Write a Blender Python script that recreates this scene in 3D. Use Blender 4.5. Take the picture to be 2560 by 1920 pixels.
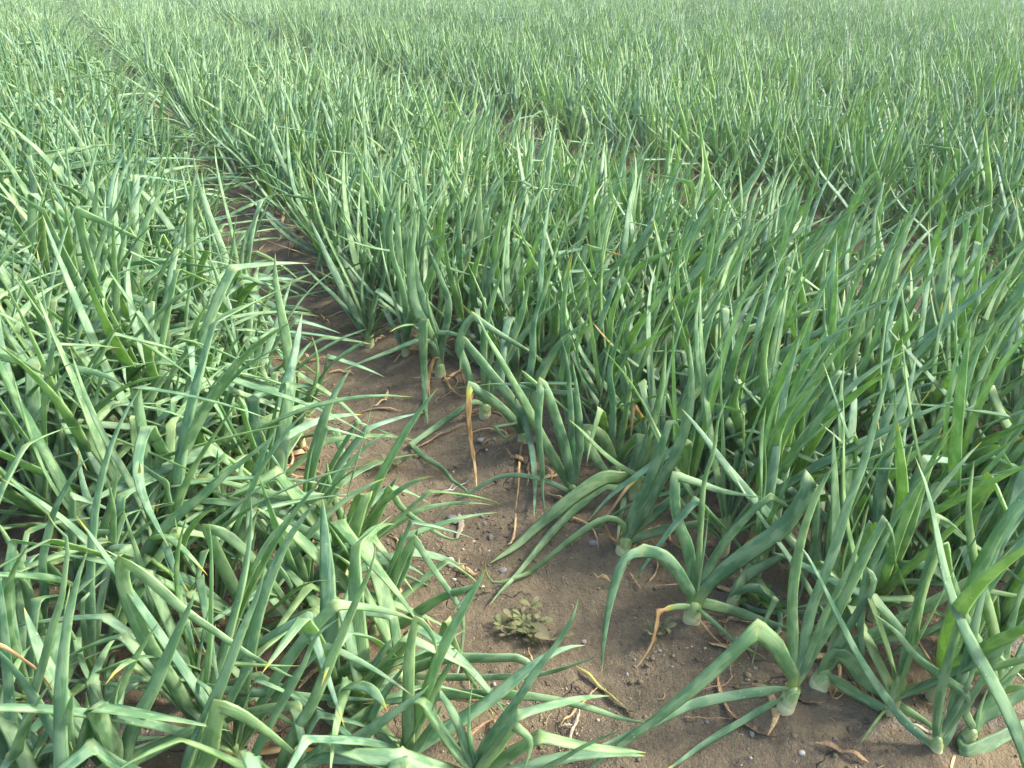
import bpy, math, random
import numpy as np
from math import radians as R, sin, cos, pi

# ------------------------------------------------------------------ scene, camera, sky, sun
scene = bpy.context.scene
for o in list(bpy.data.objects):
    bpy.data.objects.remove(o)
CAM_H = 1.0
cam_data = bpy.data.cameras.new('camera')
cam = bpy.data.objects.new('camera', cam_data)
scene.collection.objects.link(cam)
cam.location = (0, 0, CAM_H)
cam.rotation_euler = (R(90 - 26.9), 0, 0)
cam_data.sensor_width = 36
cam_data.lens = 36 * 2070 / 2560
cam_data.clip_start = .02
cam_data.clip_end = 1000
scene.camera = cam

SUN_EL = R(42)
SUN_AZ = math.atan2(.97, .10)          # measured from +Y towards +X
world = bpy.data.worlds.new('World')
scene.world = world
world.use_nodes = True
wn = world.node_tree
wn.nodes.clear()
sky = wn.nodes.new('ShaderNodeTexSky')
sky.sky_type = 'NISHITA'
sky.sun_disc = False
sky.sun_elevation = SUN_EL
sky.sun_rotation = SUN_AZ
sky.air_density = 1.0
sky.dust_density = 3.5
sky.ozone_density = 1.0
bg = wn.nodes.new('ShaderNodeBackground')
bg.inputs['Strength'].default_value = .15
wo = wn.nodes.new('ShaderNodeOutputWorld')
wn.links.new(sky.outputs[0], bg.inputs[0])
wn.links.new(bg.outputs[0], wo.inputs[0])

sun_data = bpy.data.lights.new('sun', 'SUN')
sun_data.energy = 2.1
sun_data.angle = R(8)
sun_data.color = (1, .95, .86)
sun = bpy.data.objects.new('sun', sun_data)
scene.collection.objects.link(sun)
sun.rotation_euler = (pi / 2 - SUN_EL, 0, -SUN_AZ + pi)
sun.location = (6, -2, 8)

scene.view_settings.view_transform = 'Standard'
scene.view_settings.look = 'None'
scene.view_settings.gamma = 1
scene.view_settings.exposure = 2.08
cy = scene.cycles
cy.max_bounces = 5
cy.diffuse_bounces = 4
cy.glossy_bounces = 2
cy.transmission_bounces = 4
cy.transparent_max_bounces = 4
cy.caustics_reflective = False
cy.caustics_refractive = False
cy.use_light_tree = False
cy.use_denoising = True
cy.use_adaptive_sampling = True
cy.adaptive_threshold = .025
scene.render.film_transparent = False

rng = np.random.default_rng(11)
random.seed(5)

# ------------------------------------------------------------------ field layout
YAW = R(27.5)
DIR = np.array([-sin(YAW), cos(YAW)])      # along the rows
NRM = np.array([cos(YAW), sin(YAW)])       # across the rows
PITCH = 2.0                                # furrow to furrow
FUR0 = .5


def sl(x, y):
    return x * NRM[0] + y * NRM[1], x * DIR[0] + y * DIR[1]


def xy(s, l):
    return s * NRM[0] + l * DIR[0], s * NRM[1] + l * DIR[1]


def profile(x, y):
    s = x * NRM[0] + y * NRM[1]
    k = np.round((s - FUR0) / PITCH)
    dd = np.abs(s - FUR0 - PITCH * k)
    t = np.clip((dd - .08) / .2, 0, 1)
    t = t * t * (3 - 2 * t)
    return -.03 + .03 * t


_ng = np.random.default_rng(3).random((256, 256))


def vnoise(x, y):
    xi = np.floor(x).astype(int)
    yi = np.floor(y).astype(int)
    fx, fy = x - xi, y - yi
    fx = fx * fx * (3 - 2 * fx)
    fy = fy * fy * (3 - 2 * fy)
    a = _ng[xi % 256, yi % 256]
    b = _ng[(xi + 1) % 256, yi % 256]
    c = _ng[xi % 256, (yi + 1) % 256]
    d = _ng[(xi + 1) % 256, (yi + 1) % 256]
    return (a * (1 - fx) + b * fx) * (1 - fy) + (c * (1 - fx) + d * fx) * fy - .5


def ground_z(x, y):
    x = np.asarray(x, float)
    y = np.asarray(y, float)
    z = profile(x, y)
    z = z + .012 * vnoise(x * 5, y * 5) + .007 * vnoise(x * 14 + 9, y * 14) + .0065 * np.abs(vnoise(x * 37, y * 37 + 5))
    near = (np.abs(x) < 4) & (y < 6)
    z = z + near * (.005 * vnoise(x * 80, y * 80 + 31) + .003 * vnoise(x * 150 + 3, y * 150))
    return z - .004


# ------------------------------------------------------------------ helpers
COL = scene.collection.objects


def link(o, parent=None):
    COL.link(o)
    if parent is not None:
        o.parent = parent
    return o


def tag(o, label=None, cat=None, group=None, kind=None):
    if label:
        o['label'] = label
    if cat:
        o['category'] = cat
    if group:
        o['group'] = group
    if kind:
        o['kind'] = kind
    return o


def quick_mesh(name, verts, quads, mat=None, smooth=True, prm=None, crd=None):
    """verts (n,3), quads (m,4) or (m,3) index array -> mesh"""
    me = bpy.data.meshes.new(name)
    verts = np.asarray(verts, np.float32)
    quads = np.asarray(quads, np.int32)
    n, (m, k) = len(verts), quads.shape
    me.vertices.add(n)
    me.vertices.foreach_set('co', verts.ravel())
    me.loops.add(m * k)
    me.loops.foreach_set('vertex_index', quads.ravel())
    me.polygons.add(m)
    me.polygons.foreach_set('loop_start', np.arange(0, m * k, k, dtype=np.int32))
    if smooth:
        me.polygons.foreach_set('use_smooth', np.ones(m, bool))
    me.update(calc_edges=True)
    if prm is not None:
        a = me.attributes.new('prm', 'FLOAT_COLOR', 'POINT')
        a.data.foreach_set('color', np.asarray(prm, np.float32).ravel())
    if crd is not None:
        a = me.attributes.new('crd', 'FLOAT_VECTOR', 'POINT')
        a.data.foreach_set('vector', np.asarray(crd, np.float32).ravel())
    if mat:
        me.materials.append(mat)
    return me


class NT:
    """small node-tree writer"""

    def __init__(self, name):
        self.mat = bpy.data.materials.new(name)
        self.mat.use_nodes = True
        self.t = self.mat.node_tree
        self.t.nodes.clear()
        self.out = self.t.nodes.new('ShaderNodeOutputMaterial')

    def n(self, kind, **kw):
        nd = self.t.nodes.new('ShaderNode' + kind)
        for k, v in kw.items():
            setattr(nd, k, v)
        return nd

    def set(self, sock, v):
        if v is None:
            return
        if hasattr(v, 'is_output'):
            self.t.links.new(v, sock)
        else:
            if hasattr(sock, 'default_value'):
                if sock.type == 'RGBA' and len(v) == 3:
                    v = (*v, 1)
                sock.default_value = v

    def math(self, op, a, b=None, c=None, clamp=False):
        nd = self.n('Math', operation=op, use_clamp=clamp)
        self.set(nd.inputs[0], a)
        self.set(nd.inputs[1], b)
        self.set(nd.inputs[2], c)
        return nd.outputs[0]

    def mix(self, fac, a, b, mode='MIX'):
        nd = self.n('Mix', data_type='RGBA', blend_type=mode)
        self.set(nd.inputs[0], fac)
        self.set(nd.inputs[6], a)
        self.set(nd.inputs[7], b)
        return nd.outputs[2]

    def ramp(self, fac, lo, hi, a=0., b=1.):
        nd = self.n('MapRange', interpolation_type='SMOOTHSTEP')
        self.set(nd.inputs[0], fac)
        for i, v in enumerate((lo, hi, a, b)):
            nd.inputs[1 + i].default_value = v
        return nd.outputs[0]

    def noise(self, vec, scale, detail=2, rough=.5):
        nd = self.n('TexNoise')
        self.set(nd.inputs['Vector'], vec)
        nd.inputs['Scale'].default_value = scale
        nd.inputs['Detail'].default_value = detail
        nd.inputs['Roughness'].default_value = rough
        return nd.outputs[0]

    def vmul(self, vec, v):
        nd = self.n('VectorMath', operation='MULTIPLY')
        self.set(nd.inputs[0], vec)
        nd.inputs[1].default_value = v
        return nd.outputs[0]

    def bump(self, h, strength, dist):
        nd = self.n('Bump')
        nd.inputs['Strength'].default_value = strength
        nd.inputs['Distance'].default_value = dist
        self.set(nd.inputs['Height'], h)
        return nd.outputs[0]

    def bsdf(self, col, rough, spec=.5, normal=None):
        nd = self.n('BsdfPrincipled')
        self.set(nd.inputs['Base Color'], col)
        self.set(nd.inputs['Roughness'], rough)
        nd.inputs['Specular IOR Level'].default_value = spec
        if normal is not None:
            self.set(nd.inputs['Normal'], normal)
        return nd

    def surf(self, sock):
        self.t.links.new(sock, self.out.inputs['Surface'])
        return self.mat


# ------------------------------------------------------------------ materials
def leaf_material():
    m = NT('onion_leaf')
    prm = m.n('Attribute', attribute_name='prm')
    sep = m.n('SeparateColor')
    m.t.links.new(prm.outputs['Color'], sep.inputs[0])
    t, lat, rnd = sep.outputs[0], sep.outputs[1], sep.outputs[2]
    dry = prm.outputs['Alpha']
    crd = m.n('Attribute', attribute_name='crd').outputs['Vector']
    info = m.n('ObjectInfo').outputs['Random']
    fine = m.noise(m.vmul(crd, (420, 16, 1)), 1, 1)            # fibres along the blade
    blot = m.noise(m.vmul(crd, (60, 26, 1)), 1, 2, .6)         # waxy bloom, uneven
    r2 = m.math('FRACT', m.math('MULTIPLY', rnd, 7.13))
    hue = m.math('ADD', m.math('MULTIPLY', r2, .7), m.math('MULTIPLY', info, .3))
    deep = m.mix(hue, (.046, .145, .095), (.086, .198, .070))
    pale = m.mix(hue, (.250, .400, .262), (.318, .450, .185))
    f = m.math('ADD', m.ramp(blot, .38, .62), m.math('MULTIPLY', m.math('SUBTRACT', fine, .5), 1.3), clamp=True)
    tone = m.n('Attribute', attribute_name='tone', attribute_type='INSTANCER').outputs['Fac']
    side = m.math('MULTIPLY', lat, m.math('SUBTRACT', r2, .5))
    f = m.math('ADD', m.math('MULTIPLY', f, .70), m.math('MULTIPLY', rnd, .34), clamp=False)
    f = m.math('ADD', f, m.math('ADD', tone, m.math('MULTIPLY', side, .35)), clamp=True)
    col = m.mix(f, deep, pale)
    # thin margins are paler
    edge = m.ramp(m.math('ABSOLUTE', lat), .80, 1.0, 0, .55)
    col = m.mix(edge, col, (.25, .38, .13))
    # lower sheath end yellow-green
    col = m.mix(m.ramp(t, .085, .0, 0, .8), col, (.36, .47, .13))
    # insect feeding specks
    vor = m.n('TexVoronoi', feature='F1')
    m.set(vor.inputs['Vector'], m.vmul(crd, (95, 95, 1)))
    vor.inputs['Scale'].default_value = 1
    speck = m.math('MULTIPLY', m.ramp(vor.outputs['Distance'], .16, .07), m.ramp(m.noise(m.vmul(crd, (9, 9, 1)), 1, 1), .5, .66))
    col = m.mix(m.math('MULTIPLY', speck, .9), col, (.55, .62, .45))
    # silvery scars, stretched along the blade
    scar = m.ramp(m.noise(m.vmul(crd, (130, 14, 1)), 1, 1), .70, .80)
    col = m.mix(m.math('MULTIPLY', scar, .45), col, (.42, .50, .40))
    # withered lengths
    dn = m.noise(m.vmul(crd, (220, 30, 1)), 1, 1, .6)
    drycol = m.mix(m.ramp(dn, .3, .7), (.30, .165, .055), (.62, .47, .24))
    yel = m.mix(dn, (.50, .38, .05), (.36, .40, .07))
    d1 = m.ramp(dry, .05, .5)
    d2 = m.ramp(dry, .5, .9)
    col = m.mix(d1, col, yel)
    col = m.mix(d2, col, drycol)
    rib = m.math('SINE', m.math('MULTIPLY', lat, 31.))
    hgt = m.math('ADD', m.math('MULTIPLY', rib, .5), m.math('MULTIPLY', fine, 1.2))
    nrm = m.bump(hgt, .22, .0012)
    rough = m.math('ADD', .40, m.math('MULTIPLY', blot, .24))
    p = m.bsdf(col, rough, .55, nrm)
    tr = m.n('BsdfTranslucent')
    m.set(tr.inputs['Color'], m.mix(d2, m.mix(.6, col, (.40, .62, .08)), (.5, .34, .1)))
    ms = m.n('MixShader')
    ms.inputs[0].default_value = .44
    m.t.links.new(p.outputs[0], ms.inputs[1])
    m.t.links.new(tr.outputs[0], ms.inputs[2])
    return m.surf(ms.outputs[0])


def stem_material():
    m = NT('onion_stem')
    prm = m.n('Attribute', attribute_name='prm')
    sep = m.n('SeparateColor')
    m.t.links.new(prm.outputs['Color'], sep.inputs[0])
    crd = m.n('Attribute', attribute_name='crd').outputs['Vector']
    fib = m.noise(m.vmul(crd, (600, 20, 1)), 1, 2)
    blot = m.noise(m.vmul(crd, (50, 60, 1)), 1, 3)
    col = m.mix(m.ramp(sep.outputs[0], .15, .9), (.56, .54, .29), (.20, .33, .10))
    col = m.mix(m.ramp(fib, .35, .65, 0, .45), col, (.55, .57, .33))
    col = m.mix(m.ramp(sep.outputs[0], .22, .0, 0, .8), col, m.mix(blot, (.22, .17, .09), (.55, .50, .28)))
    p = m.bsdf(col, .45, .4, m.bump(fib, .3, .001))
    tr = m.n('BsdfTranslucent')
    m.set(tr.inputs['Color'], col)
    ms = m.n('MixShader')
    ms.inputs[0].default_value = .2
    m.t.links.new(p.outputs[0], ms.inputs[1])
    m.t.links.new(tr.outputs[0], ms.inputs[2])
    return m.surf(ms.outputs[0])


def soil_material():
    m = NT('soil')
    pos = m.n('NewGeometry').outputs['Position']
    big = m.noise(pos, 2.6, 4, .6)
    mid = m.noise(pos, 17, 4, .65)
    fin = m.noise(pos, 110, 4, .7)
    grit = m.noise(pos, 420, 2, .6)
    col = m.mix(m.ramp(mid, .3, .7), (.090, .070, .041), (.160, .127, .074))
    col = m.mix(m.ramp(big, .35, .7, 0, .75), col, (.205, .158, .090))
    col = m.mix(m.ramp(fin, .35, .75, 0, .55), col, (.070, .055, .042))
    col = m.mix(m.ramp(grit, .62, .74, 0, .6), col, (.36, .32, .25))
    # grey crust where the old bed film lies under a skin of mud, only on the beds
    g = m.n('SeparateXYZ')
    m.t.links.new(pos, g.inputs[0])
    s = m.math('ADD', m.math('MULTIPLY', g.outputs[0], float(NRM[0])), m.math('MULTIPLY', g.outputs[1], float(NRM[1])))
    w = m.math('ABSOLUTE', m.math('SUBTRACT', m.math('FRACT', m.math('ADD', m.math('DIVIDE', m.math('SUBTRACT', s, FUR0), PITCH), .5)), .5))
    bed = m.ramp(w, .15, .20)
    film = m.math('MULTIPLY', bed, m.ramp(m.noise(pos, 11, 4, .6), .50, .60))
    col = m.mix(m.math('MULTIPLY', film, .5), col, m.mix(mid, (.085, .083, .075), (.20, .195, .175)))
    col = m.mix(m.math('MULTIPLY', m.math('SUBTRACT', bed, film, clamp=True), .25), col, (.17, .12, .07))
    # algae tint in damp hollows
    col = m.mix(m.ramp(m.noise(pos, 7.3, 3, .6), .56, .72, 0, .35), col, (.115, .105, .04))
    vor = m.n('TexVoronoi', feature='DISTANCE_TO_EDGE')
    wob = m.n('VectorMath', operation='ADD')
    m.t.links.new(pos, wob.inputs[0])
    nz = m.n('TexNoise')
    m.t.links.new(pos, nz.inputs['Vector'])
    nz.inputs['Scale'].default_value = 22
    sc = m.n('VectorMath', operation='SCALE')
    m.t.links.new(nz.outputs['Color'], sc.inputs[0])
    sc.inputs['Scale'].default_value = .07
    m.t.links.new(sc.outputs[0], wob.inputs[1])
    m.t.links.new(wob.outputs[0], vor.inputs['Vector'])
    vor.inputs['Scale'].default_value = 7
    crack = m.math('MULTIPLY', m.ramp(vor.outputs['Distance'], .012, .002), m.ramp(m.noise(pos, 3.1, 1), .52, .6))
    col = m.mix(m.math('MULTIPLY', crack, .7), col, (.04, .03, .022))
    h = m.math('ADD', m.math('MULTIPLY', fin, 1.), m.math('ADD', m.math('MULTIPLY', grit, .5), m.math('MULTIPLY', mid, 1.6)))
    h = m.math('SUBTRACT', h, m.math('MULTIPLY', crack, 1.2))
    rough = m.math('SUBTRACT', .9, m.math('MULTIPLY', film, .3))
    p = m.bsdf(col, rough, .35, m.bump(h, 1.0, .008))
    return m.surf(p.outputs[0])


def simple_material(name, c0, c1, scale=60, rough=.8, trans=0., bump=.4, dist=.002):
    m = NT(name)
    tc = m.n('TexCoord').outputs['Object']
    r = m.n('ObjectInfo').outputs['Random']
    a = m.noise(tc, scale, 4, .6)
    f = m.math('ADD', m.ramp(a, .3, .7), m.math('MULTIPLY', m.math('SUBTRACT', r, .5), .5), clamp=True)
    col = m.mix(f, c0, c1)
    p = m.bsdf(col, rough, .35, m.bump(a, bump, dist))
    if not trans:
        return m.surf(p.outputs[0])
    tr = m.n('BsdfTranslucent')
    m.set(tr.inputs['Color'], col)
    ms = m.n('MixShader')
    ms.inputs[0].default_value = trans
    m.t.links.new(p.outputs[0], ms.inputs[1])
    m.t.links.new(tr.outputs[0], ms.inputs[2])
    return m.surf(ms.outputs[0])


M_LEAF = leaf_material()
M_STEM = stem_material()
M_SOIL = soil_material()
M_STONE = [simple_material('stone_grey', (.10, .098, .09), (.23, .225, .205), 90),
           simple_material('stone_pale', (.24, .225, .185), (.44, .42, .36), 90),
           simple_material('stone_buff', (.27, .19, .15), (.45, .36, .30), 90)]
M_DRY = [simple_material('dry_leaf_tan', (.36, .23, .10), (.60, .45, .24), 240, .7, .25),
         simple_material('dry_leaf_pale', (.36, .29, .18), (.56, .48, .34), 240, .7, .25),
         simple_material('dry_leaf_brown', (.17, .105, .055), (.36, .24, .13), 240, .8, .15),
         simple_material('dry_leaf_yellow', (.30, .31, .08), (.42, .38, .12), 120, .6, .2),
         simple_material('twig_grey', (.20, .18, .15), (.36, .33, .29), 240, .85)]
M_WEED = simple_material('weed_leaf', (.105, .135, .045), (.215, .220, .090), 130, .55, .25)
M_WEED_BRONZE = simple_material('weed_leaf_bronze', (.15, .14, .065), (.25, .22, .12), 130, .55, .25)
M_WEED_GREEN = simple_material('weed_leaf_green', (.05, .15, .03), (.12, .26, .05), 130, .5, .3)
M_GRIT = simple_material('grit', (.18, .145, .095), (.44, .385, .28), 55, .85)
M_CRUMB = simple_material('soil_crumb', (.078, .060, .036), (.145, .113, .066), 60, .95)
M_GRASS = simple_material('verge_grass', (.20, .25, .05), (.34, .36, .10), 3, .6, .3)

# measured plants: label, base, sheath top (mm), stem radius (0.1 mm), leaves (width 0.1 mm, fold indices, withered from, points mm)
HERO = [
 ('edge onion plant with yellow-green stem, wide leaf folded down over the soil', (407, 885, 0), (417, 885, 65), 114, [
  (250, [3], 2, [(412,885,73),(390,875,111),(368,865,153),(334,855,191),(315,845,178),(280,835,140),(241,825,102),(197,815,61),(146,805,18),(90,788,-21)]),
  (170, [], 2, [(410,885,47),(360,870,57),(298,855,61),(250,840,62),(203,825,47),(146,810,29),(89,795,15)]),
  (116, [], 0.85, [(405,885,28),(378,875,23),(342,865,5),(280,840,-15),(235,811,-21),(203,791,-21)]),
  (179, [], 2, [(416,885,73),(407,889,109),(393,892,191),(388,895,251),(390,899,320),(399,902,377),(418,905,436)]),
  (132, [], 2, [(421,885,73),(433,889,146),(442,893,189),(461,897,260),(470,901,323),(472,905,346)]),
  (46, [], 2, [(419,885,73),(418,885,104),(422,885,159)]),
  (183, [], 2, [(419,885,73),(421,892,120),(423,900,184),(439,907,273),(448,914,348),(460,921,409),(467,928,477),(474,935,586)]),
  (168, [4], 2, [(422,885,73),(439,894,119),(462,902,182),(488,910,281),(506,919,329),(527,927,294),(547,935,238)]),
  ]),
 ('stout onion plant at furrow edge with pale ringed stem and a withered hooked leaf', (304, 1071, -1), (306, 1071, 62), 129, [
  (214, [4], 0.93, [(300,1071,61),(286,1058,90),(263,1046,136),(233,1034,176),(202,1022,193),(173,1009,188),(157,997,141),(147,985,79),(143,973,16),(142,961,-13)]),
  (207, [5], 2, [(305,1071,62),(301,1077,85),(286,1083,154),(271,1089,189),(260,1096,235),(259,1102,278),(295,1108,262),(339,1114,241),(409,1121,223)]),
  (112, [], 2, [(307,1071,65),(308,1076,86),(302,1081,206),(301,1086,280),(311,1091,332),(313,1096,383),(327,1101,426)]),
  (51, [], 2, [(308,1071,65),(309,1071,111),(310,1071,184),(308,1071,248)]),
  (170, [4], 2, [(310,1071,62),(315,1079,83),(343,1087,151),(387,1096,215),(416,1104,237),(442,1112,217),(476,1121,187)]),
  (303, [6], 2, [(312,1071,61),(329,1077,85),(378,1083,133),(424,1089,170),(442,1095,184),(468,1101,238),(476,1107,271),(494,1113,217),(506,1119,140),(507,1125,58),(490,1099,9)]),
  (202, [], 2, [(308,1071,47),(319,1077,40),(372,1083,19),(417,1072,9),(443,1057,9),(482,1037,9)]),
  (85, [], 0.8, [(308,1071,35),(318,1051,40),(343,1031,27),(367,1011,15),(407,983,9)]),
  (117, [3], 0.33, [(301,1071,33),(287,1058,49),(262,1045,59),(238,1032,61),(234,1019,42),(226,1006,17),(208,993,-11),(198,981,-11)]),
  (60, [], 0, [(308,1071,17),(313,1061,21),(332,1033,9),(347,1009,9)]),
  ]),
 ('small onion plant tucked behind the stout pale-stemmed one, one leaf arched over', (383, 1114, 0), (390, 1114, 46), 98, [
  (163, [6], 2, [(383,1114,21),(389,1108,35),(403,1103,51),(422,1097,53),(441,1091,41),(457,1086,12),(449,1054,9),(434,1025,9)]),
  (97, [], 2, [(387,1114,14),(400,1111,9),(429,1091,9),(538,1091,9),(601,1107,9)]),
  (209, [], 2, [(390,1114,36),(396,1127,38),(419,1139,55),(474,1152,82),(497,1164,94)]),
  (168, [], 2, [(390,1114,42),(404,1134,50),(427,1154,69),(463,1174,105),(492,1194,159)]),
  ]),
 ('onion plant with round half-exposed bulb and collapsed bending leaves', (473, 932, 0), (482, 932, 49), 118, [
  (227, [], 2, [(477,932,39),(479,928,65),(489,925,79),(509,921,64),(528,917,37),(563,913,9),(582,885,9),(610,853,9),(610,827,9)]),
  (179, [4], 2, [(475,932,24),(481,924,32),(499,915,26),(529,906,9),(556,881,9),(526,851,9),(497,821,9)]),
  (242, [], 2, [(480,932,40),(491,941,48),(516,949,63),(564,958,90),(634,966,138),(690,975,177),(731,984,199),(777,992,222)]),
  (166, [4], 2, [(482,932,40),(488,932,81),(506,932,144),(519,932,201),(508,932,226),(511,932,163),(521,932,104),(539,932,42),(536,904,9)]),
  (49, [], 0, [(474,932,24),(486,922,9),(487,903,9),(497,905,9),(509,912,18)]),
  ]),
 ('tall onion plant with long slender leaf crossing in front of its neighbours', (601, 810, 0), (596, 810, 41), 77, [
  (138, [], 0.93, [(598,810,12),(588,825,15),(556,839,40),(496,853,119),(452,868,193),(415,882,261),(394,896,294),(376,910,309)]),
  (168, [], 2, [(599,810,20),(598,817,33),(590,823,97),(589,829,185),(594,835,258),(605,842,295),(620,848,368),(640,854,396),(657,860,418)]),
  (110, [], 2, [(600,810,20),(605,818,34),(623,825,95),(631,833,163),(637,840,215)]),
  (153, [], 2, [(602,810,20),(610,820,31),(643,830,109),(665,840,174),(690,850,209),(712,860,245)]),
  (38, [], 2, [(599,810,28),(594,810,73),(595,810,122)]),
  (207, [], 2, [(604,810,16),(619,824,37),(622,837,121),(627,850,182),(632,864,242),(642,877,282),(654,890,302)]),
  ]),
 ('onion plant with fat pale neck and dark leaves spreading low from a half-buried bulb', (650, 827, 0), (656, 827, 39), 89, [
  (264, [], 2, [(657,827,26),(653,827,9),(632,806,9),(663,812,9),(748,853,9),(801,867,36)]),
  (195, [], 2, [(658,827,28),(670,840,34),(707,852,51),(748,865,71),(792,877,105)]),
  (172, [], 2, [(657,827,29),(673,845,45),(700,862,73),(734,880,110),(766,897,154)]),
  (141, [], 2, [(657,827,28),(635,827,65),(631,827,96),(550,827,163),(507,827,213),(469,827,247)]),
  (80, [], 2, [(657,827,31),(666,842,56),(679,857,79)]),
  ]),
 ('onion plant with dark green fan of leaves rising from a yellowish neck', (725, 898, 0), (728, 898, 38), 82, [
  (201, [], 2, [(729,898,27),(738,913,44),(739,928,101),(745,943,165),(762,958,227)]),
  (208, [], 2, [(729,898,27),(733,914,51),(709,930,131),(670,946,222),(645,962,309),(642,978,385)]),
  (186, [], 2, [(730,898,27),(766,931,33),(799,965,66),(840,998,100)]),
  (158, [5], 2, [(728,898,27),(702,905,84),(651,912,163),(612,919,244),(585,927,301),(586,934,323),(613,941,304),(647,948,271)]),
  (142, [], 2, [(730,898,23),(748,891,42),(774,885,41),(805,878,24)]),
  ]),
 ('leaning edge onion plant with a thin leaf trailing to a brown hooked tip', (206, 1259, -1), (220, 1259, 48), 122, [
  (217, [4], 2, [(215,1259,41),(230,1266,100),(254,1272,166),(270,1279,230),(280,1286,269),(294,1292,267),(308,1299,239)]),
  (244, [], 2, [(218,1259,43),(249,1267,99),(272,1276,155),(298,1284,210),(314,1292,280),(316,1301,340),(305,1309,425)]),
  (103, [], 2, [(219,1259,45),(254,1266,81),(265,1274,139),(279,1281,212),(284,1289,230)]),
  (184, [], 2, [(217,1259,30),(232,1269,27),(284,1279,39),(343,1289,44),(393,1299,46),(437,1309,26),(477,1302,9)]),
  (126, [6], 0.84, [(212,1259,36),(208,1254,70),(182,1250,89),(154,1245,82),(117,1241,54),(89,1236,30),(35,1228,-20),(-9,1205,-21),(-30,1199,-21),(-44,1211,-21),(-50,1213,11),(-45,1209,39)]),
  (226, [], 2, [(219,1259,45),(234,1271,52),(263,1283,69),(301,1295,96),(339,1307,121),(384,1319,153)]),
  (74, [], 0, [(207,1259,15),(194,1252,36),(183,1246,50),(169,1239,85)]),
  ]),
 ('onion plant with two leaves folded sharply down, one tip crossing its neighbour', (227, 1539, 0), (227, 1535, 30), 115, [
  (252, [3], 2, [(226,1539,13),(211,1526,61),(186,1514,114),(156,1501,133),(161,1489,102),(185,1476,63),(219,1464,26),(258,1429,9),(297,1398,9)]),
  (199, [3], 2, [(229,1539,15),(238,1524,56),(254,1509,97),(269,1494,125),(265,1479,107),(249,1464,55),(236,1436,9),(219,1366,9),(200,1272,9)]),
  (167, [], 2, [(226,1539,18),(217,1539,44),(213,1539,173),(202,1539,255),(227,1539,370)]),
  (153, [], 2, [(229,1539,18),(232,1544,41),(245,1549,168),(249,1554,227),(240,1559,265)]),
  (136, [3], 0.5, [(232,1539,15),(277,1535,66),(280,1531,128),(255,1527,177),(253,1523,142),(253,1519,76)]),
  ]),
 ('onion plant with two broad pale leaves sweeping down toward the bare furrow', (254, 1442, 0), (262, 1442, 67), 126, [
  (287, [], 2, [(258,1442,60),(221,1423,64),(186,1405,75),(137,1386,53),(96,1368,27),(48,1349,-8),(8,1306,-19),(-42,1256,-21)]),
  (202, [], 2, [(255,1442,50),(218,1422,37),(190,1402,58),(137,1382,25),(88,1341,-2),(46,1283,-16),(7,1219,-21),(-22,1174,-21),(-41,1139,-21)]),
  (206, [], 2, [(263,1442,65),(276,1450,137),(292,1457,216),(299,1465,283),(299,1472,349)]),
  (243, [], 2, [(264,1442,63),(295,1457,123),(341,1472,189),(387,1487,246),(431,1502,310)]),
  (97, [], 2, [(262,1442,67),(269,1442,132),(276,1442,188)]),
  ]),
 ('slender onion plant in open soil with one folded leaf hanging straight down', (129, 1467, 0), (127, 1447, 30), 85, [
  (206, [], 2, [(126,1463,9),(105,1467,45),(68,1467,122),(31,1467,203),(-20,1467,305),(-49,1467,360),(-63,1467,395),(-79,1467,413)]),
  (144, [], 2, [(127,1464,9),(125,1467,78),(121,1467,166),(114,1467,248),(107,1467,308),(94,1467,360)]),
  (179, [], 2, [(131,1464,9),(134,1470,57),(141,1472,121),(131,1475,225),(120,1477,299)]),
  (224, [4], 2, [(127,1467,10),(110,1459,106),(89,1452,185),(72,1444,241),(56,1436,275),(52,1428,208),(54,1421,151),(61,1413,92),(62,1405,31),(70,1378,-2)]),
  (108, [], 2, [(126,1448,9),(69,1457,34),(12,1447,54),(-36,1437,52),(-82,1427,27),(-119,1417,7),(-165,1394,-21)]),
  ]),
 ('onion plant with a yellow withered leaf hanging to the soil beside the furrow', (27, 1665, 0), (27, 1665, 36), 122, [
  (250, [3], 2, [(25,1665,25),(9,1665,96),(-45,1665,178),(-105,1665,264),(-113,1665,235),(-116,1665,185)]),
  (193, [2], 2, [(27,1665,28),(20,1647,72),(18,1629,120),(41,1611,38),(49,1510,6),(45,1384,-6)]),
  (213, [3], 0.45, [(26,1665,25),(-8,1650,85),(-48,1635,133),(-92,1620,175),(-96,1605,146),(-95,1590,94),(-89,1575,42),(-82,1560,-1),(-76,1496,-17)]),
  (101, [3, 4], 2, [(25,1665,36),(18,1657,60),(-8,1649,61),(-41,1641,58),(-12,1633,29),(8,1625,55)]),
  (272, [], 2, [(29,1665,30),(46,1677,97),(64,1690,163),(108,1702,237),(170,1715,290)]),
  (196, [], 2, [(28,1665,30),(29,1672,110),(45,1680,208),(49,1687,302),(78,1695,392)]),
  (70, [], 0, [(27,1664,9),(21,1631,9),(16,1550,4),(14,1488,-2),(8,1416,-10)]),
  ]),
 ('onion plant with a dark leaf lying bent in a wide angle on the bare soil', (-69, 1796, 0), (-64, 1796, 45), 139, [
  (157, [5], 0.93, [(-69,1796,33),(-83,1787,45),(-107,1778,43),(-141,1769,19),(-186,1760,-10),(-239,1696,-21),(-208,1642,-21),(-162,1595,-21),(-130,1536,-21),(-102,1504,-20),(-90,1460,-21),(-95,1431,-21)]),
  (209, [5], 2, [(-65,1796,39),(-98,1796,95),(-114,1796,149),(-127,1796,189),(-112,1796,241),(-90,1796,267),(-47,1796,233),(0,1796,202),(49,1796,170),(103,1796,128)]),
  (190, [], 2, [(-62,1796,41),(-66,1801,97),(-68,1806,172),(-60,1811,247),(-18,1816,394)]),
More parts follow.
